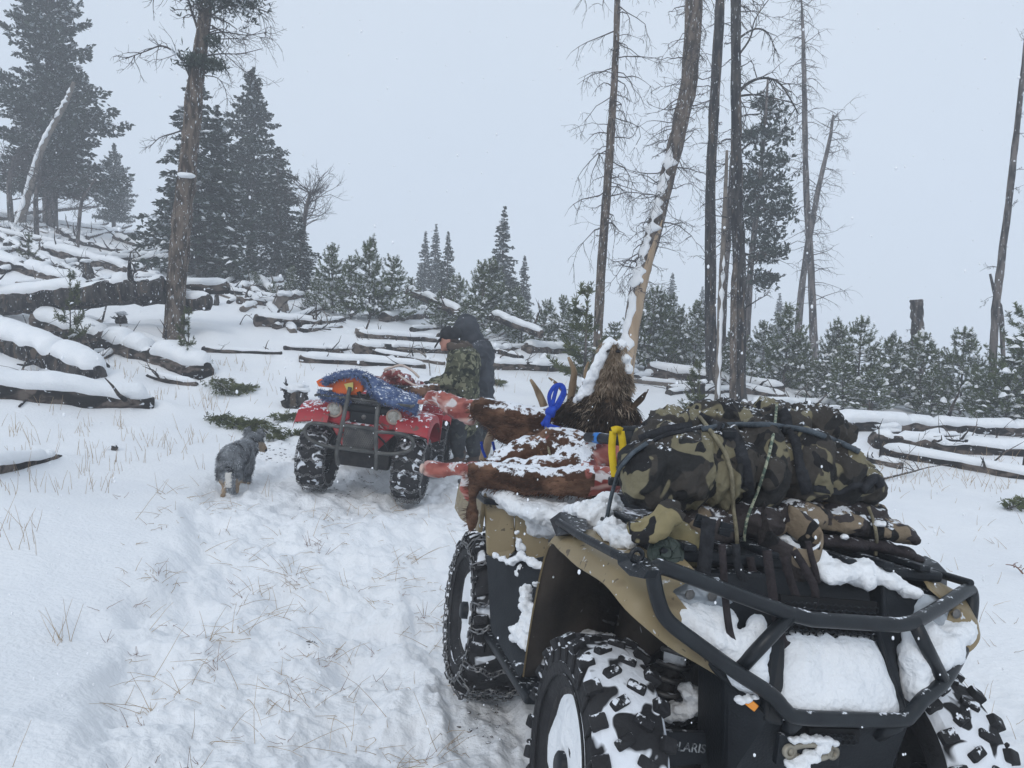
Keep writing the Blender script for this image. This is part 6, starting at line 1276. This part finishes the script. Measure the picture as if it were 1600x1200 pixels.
def person(label, J, jm, pm_, headm, hood=None, cap=None, seed=1, face=-1, group=None):
    """J: joints as picture points with distances"""
    P = {k: pt(*v) for k, v in J.items()}; base = (P['foot_l'] + P['foot_r']) / 2; r = root('person', label, 'person', base, group)
    hd = (P['head'] - P['neck']).normalized(); f = Vector((face, -.25, -.35)).normalized()
    b = MB()                                                                # one continuous body
    H = P['head']; b.ico(H, .098, 3, (1.0, .80, 1.22)); b.ico(H + f * .035 + Vector((0, 0, -.05)), .068, 2, (1, .85, 1)); b.ico(H + f * .098 + Vector((0, 0, -.01)), .020, 2, (1.1, .7, 1.4)); b.ico(H + f * .085 + Vector((0, 0, -.052)), .022, 2, (.8, 1.2, .6)); b.ico(H + f * .075 + Vector((0, 0, -.085)), .030, 2, (.9, 1, .7)); b.ico(H + f * .082 + Vector((0, 0, .028)), .03, 2, (.5, 1.6, .4))
    for s in (-1, 1): b.ico(H + Vector((0, s * .078, -.005)), .024, 2, (.8, .4, 1.3))
    chain(b, [(P['neck'], .06), (P['chest'], .13), (P['belly'], .135), (P['pelvis'], .14)]); b.ico(P['chest'], .17, 2, (.85, 1.15, 1.1))
    for s in 'lr':
        chain(b, [(P['sh_' + s], .065), (P['elb_' + s], .048), (P['wr_' + s], .032)]); chain(b, [(P['pelvis'].lerp(P['hip_' + s], .8), .09), (P['knee_' + s], .062), (P['ank_' + s], .042)]); chain(b, [(P['chest'], .10), (P['sh_' + s], .07)])
        w = P['wr_' + s]; hdv = P['hand_' + s] - w; hdv.normalize(); sd = hdv.cross(Vector((0, 0, 1))).normalized(); upv = sd.cross(hdv)
        palm = w + hdv * .055; b.ico(palm, .04, 2, (1.1, .9, .6))
        for q, (off, L) in enumerate(((-.030, .066), (-.010, .078), (.010, .074), (.028, .058))):
            a = palm + hdv * .03 + sd * off; m = a + hdv * L * .5 - upv * .012; chain(b, [(a, .0105), (m, .0095), (m + hdv * L * .35 - upv * .03, .008)], 8)
        a = palm - sd * .034; chain(b, [(a, .012), (a - sd * .026 + hdv * .03 - upv * .01, .010), (a - sd * .022 + hdv * .055 - upv * .018, .009)], 8)
        ft = P['foot_' + s]; chain(b, [(P['ank_' + s], .045), (ft + Vector((0, 0, .05)), .05), (ft + Vector((face * .14, -.02, .04)), .04)])
    blend('body', b, .0115, M_SKIN, r, 3, world=True)
    b = MB(); chain(b, [(P['neck'] + Vector((0, 0, -.01)), .095), (P['chest'], .17), (P['belly'], .18), (P['pelvis'] + Vector((0, 0, .0)), .19), (P['pelvis'] + Vector((0, 0, -.12)), .19)], 20); b.ico(P['chest'] + Vector((0, 0, .02)), .20, 2, (.95, 1.25, 1.15)); b.ico(P['belly'], .19, 2, (1, 1.15, 1))
    for s in 'lr': chain(b, [(P['chest'] + Vector((0, 0, .08)), .12), (P['sh_' + s], .098), (P['elb_' + s], .075), (P['wr_' + s] * .92 + P['elb_' + s] * .08, .055)])
    blend('jacket', b, .014, jm, r, 5, world=True, disp=wrinkle(.016, 7, (1, 1, 1.6), seed))
    b = MB()
    for s in 'lr': chain(b, [(P['pelvis'] + Vector((0, 0, -.05)), .15), (P['hip_' + s], .12), (P['knee_' + s], .088), (P['ank_' + s] + Vector((0, 0, .10)), .078)])
    blend('trousers', b, .014, pm_, r, 4, world=True, disp=wrinkle(.014, 8, (1, 1, 1.6), seed + 3))
    for s in 'lr':
        b = MB(); ft = P['foot_' + s]; chain(b, [(P['ank_' + s] + Vector((0, 0, .12)), .068), (P['ank_' + s], .062), (ft + Vector((0, 0, .06)), .062), (ft + Vector((face * .15, -.03, .05)), .05)]); blend('boot', b, .012, M_BOOT, r, 4, world=True)
        b = MB(); w = P['wr_' + s]; hdv = (P['hand_' + s] - w).normalized(); sd = hdv.cross(Vector((0, 0, 1))).normalized(); upv = sd.cross(hdv); palm = w + hdv * .055; chain(b, [(w, .040), (palm, .046)])
        for q, (off, L) in enumerate(((-.032, .068), (-.011, .080), (.011, .076), (.030, .060))): a = palm + hdv * .03 + sd * off; m = a + hdv * L * .5 - upv * .012; chain(b, [(a, .0135), (m, .0125), (m + hdv * L * .37 - upv * .032, .011)], 8)
        a = palm - sd * .036; chain(b, [(a, .015), (a - sd * .028 + hdv * .03 - upv * .01, .0135), (a - sd * .024 + hdv * .058 - upv * .018, .012)], 8); blend('glove', b, .007, M_GLV, r, 1, world=True)
    if hood == 'down':
        b = MB(); torus(b, P['neck'] + Vector((.02, 0, .03)), .095, .050, (.25, .1, 1), 20, 10); b.ico(P['neck'] + Vector((.07, .02, .03)), .10, 2, (1.1, 1.2, .9)); blend('hood', b, .012, M_HOOD, r, 4, world=True, disp=wrinkle(.012, 12))
        b = MB(); b.ico(H + Vector((.03, 0, -.01)), .102, 2, (.85, .86, 1.0)); blend('hair', b, .012, mat('short dark hair', (.02, .015, .012), (.05, .035, .028), scale=40, bump=.5), r, 3, world=True, disp=lambda c, n: .006 * mn.noise(c * 60))
    if cap:
        b = MB(); b.ico(H + Vector((.008, 0, .052)), .115, 3, (1.05, .90, .82)); blend('cap', b, .012, M_CAP, r, 2, world=True)
        b = MB(); rows = []
        for i in range(5):
            rows.append([H + Vector((face * (.085 + .075 * i / 4), math.sin((k - 4) / 4 * 1.1) * .085 * (1 - .12 * i), .050 - .020 * i - .022 * abs((k - 4) / 4) ** 2 - .012 * i)) for k in range(9)])
        b.grid(rows, (0, 0, -.006)); b.build('cap_peak', M_CAP, r, world=True)
    if hood == 'up':
        b = MB(); b.ico(H + Vector((.015, .01, .02)), .148, 3, (1.0, .95, 1.12)); b.ico(P['neck'] + Vector((.02, 0, .02)), .125, 2, (1, 1.1, 1)); b.ico(H + Vector((.05, 0, -.05)), .13, 2); blend('hood', b, .014, jm, r, 5, world=True, disp=wrinkle(.010, 9))
    return r
gp_ = 'two men working beside the red quad'
D1 = 8.15
P1 = dict(head=(703, 530, D1), neck=(713, 549, D1), chest=(724, 572, D1), belly=(722, 610, D1), pelvis=(722, 640, D1), sh_l=(716, 562, D1 - .17), sh_r=(722, 560, D1 + .17), elb_l=(702, 596, D1 - .22), elb_r=(700, 592, D1 + .15), wr_l=(676, 602, D1 - .2), wr_r=(674, 600, D1 + .05), hand_l=(662, 604, D1 - .2), hand_r=(660, 603, D1 + .02),
          hip_l=(716, 655, D1 - .1), hip_r=(730, 655, D1 + .1), knee_l=(715, 690, D1 - .1), knee_r=(738, 690, D1 + .08), ank_l=(718, 722, D1 - .08), ank_r=(742, 722, D1 + .1), foot_l=(718, 733, D1 - .08), foot_r=(742, 731, D1 + .1))
person('bending man in camouflage jacket and black cap handling the meat', P1, M_JCK, M_PNT, None, 'down', True, 2)
D2 = 8.75
P2 = dict(head=(727, 515, D2), neck=(737, 533, D2), chest=(748, 560, D2), belly=(748, 592, D2), pelvis=(747, 622, D2), sh_l=(744, 548, D2 - .17), sh_r=(748, 546, D2 + .17), elb_l=(735, 585, D2 - .25), elb_r=(730, 580, D2 + .2), wr_l=(708, 596, D2 - .2), wr_r=(705, 594, D2 + .1), hand_l=(695, 598, D2 - .2), hand_r=(692, 597, D2 + .1),
          hip_l=(742, 636, D2 - .1), hip_r=(752, 636, D2 + .1), knee_l=(742, 672, D2 - .1), knee_r=(756, 672, D2 + .1), ank_l=(744, 706, D2 - .08), ank_r=(758, 706, D2 + .1), foot_l=(744, 720, D2 - .08), foot_r=(758, 720, D2 + .1))
person('man in charcoal jacket with hood up, half hidden behind the camouflaged one', P2, M_DJK, M_PNT, None, 'up', None, 5)
# ================================================================== dog
M_DOG = mat('blue merle coat', (.08, .09, .10), (.22, .235, .25), scale=9, rough=.9, bump=.7, bscale=60, extra=[((.012, .013, .016), 9, .57, .06), ((.012, .013, .016), 4, .66, .06)], snow=.06, sscale=70, spec=.1)
M_DTAN = mat('tan dog leg coat', (.32, .23, .15), (.48, .38, .28), scale=14, rough=.9, bump=.5, bscale=60, spec=.1)
M_DWHT = mat('white dog fur', (.6, .58, .55), (.7, .68, .65), scale=20, rough=.9, bump=.4, spec=.1)
M_DH = mat('grey merle hairs', (.05, .058, .068), (.46, .48, .51), scale=11, rough=.9, bump=0, pos=(.38, .62))
DB = 6.75
dg_ = hit(355, 770); dog = root('dog', 'blue merle shepherd dog with white tail tip seen from behind', 'dog', dg_)
b = MB(); chain(b, cp((359, 718, DB, 18), (369, 710, DB + .18, 19), (382, 704, DB + .38, 18)), 16)
for x, y, D, r in ((351, 724, DB - .02, 12), (369, 724, DB - .02, 12), (376, 717, DB + .25, 14), (360, 709, DB + .05, 14)): b.ico(pt(x, y, D), pxr(r, D), 2, (1, 1, 1.15))
chain(b, cp((382, 704, DB + .38, 18), (391, 696, DB + .5, 15), (398, 690, DB + .58, 12))); b.ico(pt(397, 688, DB + .58), pxr(15, 7.3), 2, (1, 1, .95)); chain(b, cp((401, 692, DB + .6, 11), (409, 699, DB + .62, 7.5), (413, 702, DB + .63, 5)))
for e in (((388, 681, DB + .55, 8), (387, 672, DB + .56, 6), (391, 667, DB + .56, 3)), ((404, 680, DB + .6, 8), (408, 674, DB + .6, 6), (412, 678, DB + .6, 4))): chain(b, cp(*e), flat=.5)
chain(b, cp((350, 732, DB, 12), (347, 748, DB + .03, 7.5), (351, 758, DB + .06, 4.5), (350, 772, DB + .02, 3.8))); b.ico(pt(349, 774, DB - .0), pxr(5, DB), 2, (1, 1.4, .7))
chain(b, cp((370, 732, DB, 12), (374, 746, DB + .03, 7.5), (370, 756, DB + .07, 4.5), (370, 766, DB + .03, 3.8))); b.ico(pt(369, 768, DB + .02), pxr(5, DB), 2, (1, 1.4, .7))
chain(b, cp((380, 722, DB + .42, 9), (381, 740, DB + .42, 5.5), (380, 758, DB + .42, 4))); chain(b, cp((391, 720, DB + .36, 8), (389, 740, DB + .36, 5), (388, 756, DB + .36, 4)))
chain(b, cp((360, 728, DB - .03, 9), (357, 742, DB - .11, 9.5), (360, 756, DB - .12, 9), (364, 768, DB - .09, 4)))
o = blend('body', b, .011, M_DOG, dog, 3, world=True, disp=lambda c, n: .004 * mn.noise(c * 40)); me = o.data; me.materials.append(M_DTAN); me.materials.append(M_DWHT); DMi = dog.matrix_basis
def dmat(w):
    X_, Y_ = pyof(w)
    if 352 < X_ < 362 and 738 < Y_ < 762 and w.y < DB - .02: return 2
    if Y_ > 750 + 6 * mn.noise(w * 20) and not (354 < X_ < 368): return 1
    if X_ > 404 and Y_ > 690: return 1
    return 0
for p in me.polygons: p.material_index = dmat(DMi @ p.center)
dr = Vector((-.25, -.35, -.7))
strands('coat_hair', o, 15000, .030, .0021, M_DH, dog, lambda c, n: n * .5 + dr, 8, .25, lambda c, n: dmat(DMi @ c) == 0)
strands('tail_hair', o, 5000, .030, .0022, M_DWHT, dog, lambda c, n: n * .6 + dr, 9, .3, lambda c, n: dmat(DMi @ c) == 2)
strands('leg_hair', o, 3000, .012, .0018, M_DTAN, dog, lambda c, n: n * .4 + dr, 10, .2, lambda c, n: dmat(DMi @ c) == 1)
b = MB(); b.ico(pt(415, 703, DB + .62), pxr(2.8, 7.3), 2); b.build('nose', M_CAP, dog, world=True)
# ================================================================== boughs, grass, flakes
def bough(label, path, wd, seed, thick=1.0):
    rs = np.random.RandomState(seed); q = [hit(x, y) for x, y in path]; c = crv([p + Vector((0, 0, .03)) for p in q], 8); r = root('pine_bough', label, 'branch', q[0], 'cut pine boughs lying on the snow'); P = []; D = []
    for i in range(len(c) - 1):
        d = np.array((c[i + 1] - c[i]).normalized()); sd_ = np.cross(d, [0, 0, 1.])
        for k in range(int(5 * thick)):
            s_ = rs.normal() * wd; p0 = np.array(c[i].lerp(c[i + 1], rs.rand())) + sd_ * s_ + np.array([0, 0, abs(rs.normal()) * .02]); dd = d + sd_ * np.sign(s_) * .8 + rs.normal(size=3) * .2
            for m_ in range(5): P.append(p0 + dd * .012 * m_); D.append(dd / np.linalg.norm(dd))
    V, Fq = needles(rs, np.array(P), np.array(D), .055, .006, 3, .45); mobj('needles', V, Fq.tolist(), M_PINEG, r, smooth=False, world=True); b = MB(); b.tube(c, .010, 6, nz=.3); b.build('stem', M_BARK, r, world=True)
bough('long green pine bough lying on the snow just above the dog', [(338, 656), (358, 666), (372, 674), (392, 670), (408, 678), (428, 690)], .07, 1, 1.6)
bough('green pine bough stuck in the snow left of the black stump', [(336, 602), (352, 612), (368, 618), (385, 610)], .10, 2, 1.6)
bough('small pine twig on the trampled snow left of the red quad', [(428, 662), (445, 656), (458, 655), (472, 663)], .05, 3, .8)
bough('yellowish bough beside the red quad front wheel', [(455, 682), (466, 680), (476, 682)], .04, 4, .8)
bough('pine twig on the snow right of the hooded man', [(765, 600), (775, 603), (783, 602)], .05, 5, .8)
bough('green sprig at the right edge beside the near quad', [(1576, 800), (1590, 794), (1604, 790)], .03, 6, .7)
def blades(name, spots, m, kind='stuff', seed=1):
    rs = random.Random(seed); mb = MB()
    for (px, py, n, sp, h, lean) in spots:
        for k in range(n):
            q = hit(px + rs.gauss(0, sp), py + rs.gauss(0, sp * .35)); hh = h * rs.uniform(.4, 1.2); az = rs.uniform(0, 6.28); ln = lean * rs.uniform(.3, 1.3); d = Vector((math.cos(az) * ln, math.sin(az) * ln, 1)).normalized()
            P = [q + Vector((0, 0, -.02))]; 
            for j in range(4): d = (d + Vector((rs.gauss(0, .07), rs.gauss(0, .07), -.03 * ln * j))).normalized(); P.append(P[-1] + d * hh / 4)
            for p in P[1:]: p.z = max(p.z, q.z + .004)
            w = .0010 + .00034 * q.y; mb.tube(P, [w * .7, w * .6, w * .5, w * .4, w * .3], 3, False)
    o = mb.build(name, m); tag(o, kind=kind); return o
rg = random.Random(3); sp_ = []
for k in range(300):                                   # loose straws over the trampled middle
    x = rg.uniform(180, 760); y = rg.uniform(770, 1190)
    if mn.noise(Vector((x / 90, y / 60, 2))) > -.08: sp_.append((x, y, rg.randint(1, 3), 6, rg.choice((.1, .16, .3)), 2.6))
for x, y, n, s in ((400, 850, 14, 30), (430, 905, 16, 26), (500, 800, 12, 30), (470, 880, 14, 24), (310, 780, 16, 26), (360, 785, 10, 16), (640, 855, 8, 14), (600, 880, 8, 14), (440, 940, 8, 18), (560, 800, 18, 40), (260, 900, 10, 18), (540, 1080, 8, 20), (700, 960, 6, 14)): sp_.append((x, y, n, s, .17, 2.2))
for k in range(300):                                   # upright blades in the untouched snow
    x = rg.uniform(0, 420); y = rg.uniform(560, 780)
    if mn.noise(Vector((x / 60, y / 40, 6))) > .02: sp_.append((x, y, rg.randint(1, 3), 5, .17, .35))
for x, y, n, s, h in ((20, 830, 10, 20, .22), (95, 1000, 10, 8, .18), (75, 760, 10, 20, .16), (330, 640, 18, 16, .25), (100, 700, 16, 40, .22), (15, 1190, 1, 1, .35), (280, 700, 20, 30, .22), (150, 760, 8, 20, .15), (40, 860, 5, 14, .22), (720, 600, 3, 10, .2)): sp_.append((x, y, n, s, h, .4))
for k in range(90): sp_.append((rg.uniform(1380, 1600), rg.uniform(745, 1180), 1, 4, .14, 1.2))
for k in range(160): sp_.append((rg.uniform(300, 1000), rg.uniform(560, 640), 1, 4, .16, .5))
for k in range(120): sp_.append((rg.uniform(1300, 1600), rg.uniform(715, 770), 2, 5, .16, .6))
blades('dry_grass', sp_, M_GRASS)
blades('red_weeds', [(rg.uniform(150, 760), rg.uniform(770, 1180), 3, 3, .10, 1.5) for k in range(46)] + [(492, 830, 16, 10, .12, 1.0), (645, 760, 14, 8, .12, .8), (585, 745, 10, 20, .12, .9), (400, 690, 10, 20, .10, 1)], M_WEED, seed=5)
def soil():
    rs = random.Random(9); mb = MB()
    for px, py, n, sx, sy in ((455, 715, 30, 26, 5), (430, 700, 24, 30, 8), (560, 760, 30, 50, 8), (760, 1110, 16, 20, 20), (487, 995, 5, 4, 5)):
        for k in range(int(n * 2.2)):
            q = hit(px + rs.gauss(0, sx), py + rs.gauss(0, sy)); r = rs.uniform(.0025, .008) * (.5 + .12 * q.y); mb.ico(q + Vector((0, 0, r * .1)), r, 1, (rs.uniform(.8, 2.2), rs.uniform(.8, 1.6), .5), .5, seed=k, rot=Euler((0, 0, rs.uniform(0, 3))))
    tag(mb.build('soil_crumbs', mat('damp dark soil', (.03, .026, .024), (.10, .08, .07), scale=20, rough=.9, bump=.3, snow=.5, sscale=90)), kind='stuff')
soil()
def flakes():
    rs = np.random.RandomState(12); V = []; Fc = []; ico = MB(); ico.ico((0, 0, 0), 1, 1); bv = np.array([tuple(v) for v in ico.v]); bf = np.array(ico.f); n = 0
    for k in range(4300):
        y = 1.1 + 17 * rs.rand() ** 1.1; x = rs.uniform(-.75, .75) * y; z = CZ + rs.uniform(-.62, .50) * y
        if z < float(hbase(x, y)) + .05: continue
        r = rs.uniform(.0010, .0024) * (1 + .10 * y); sc3 = np.array([1, 1, rs.uniform(1, 1.8)]); V.append(bv * r * sc3 + np.array([x, y, z])); Fc.append(bf + n); n += len(bv)
    o = mobj('falling_snow', np.vstack(V), np.vstack(Fc).tolist(), mat('snowflake', (.88, .9, .93), bump=0, rough=.8)); tag(o, kind='stuff')
flakes()
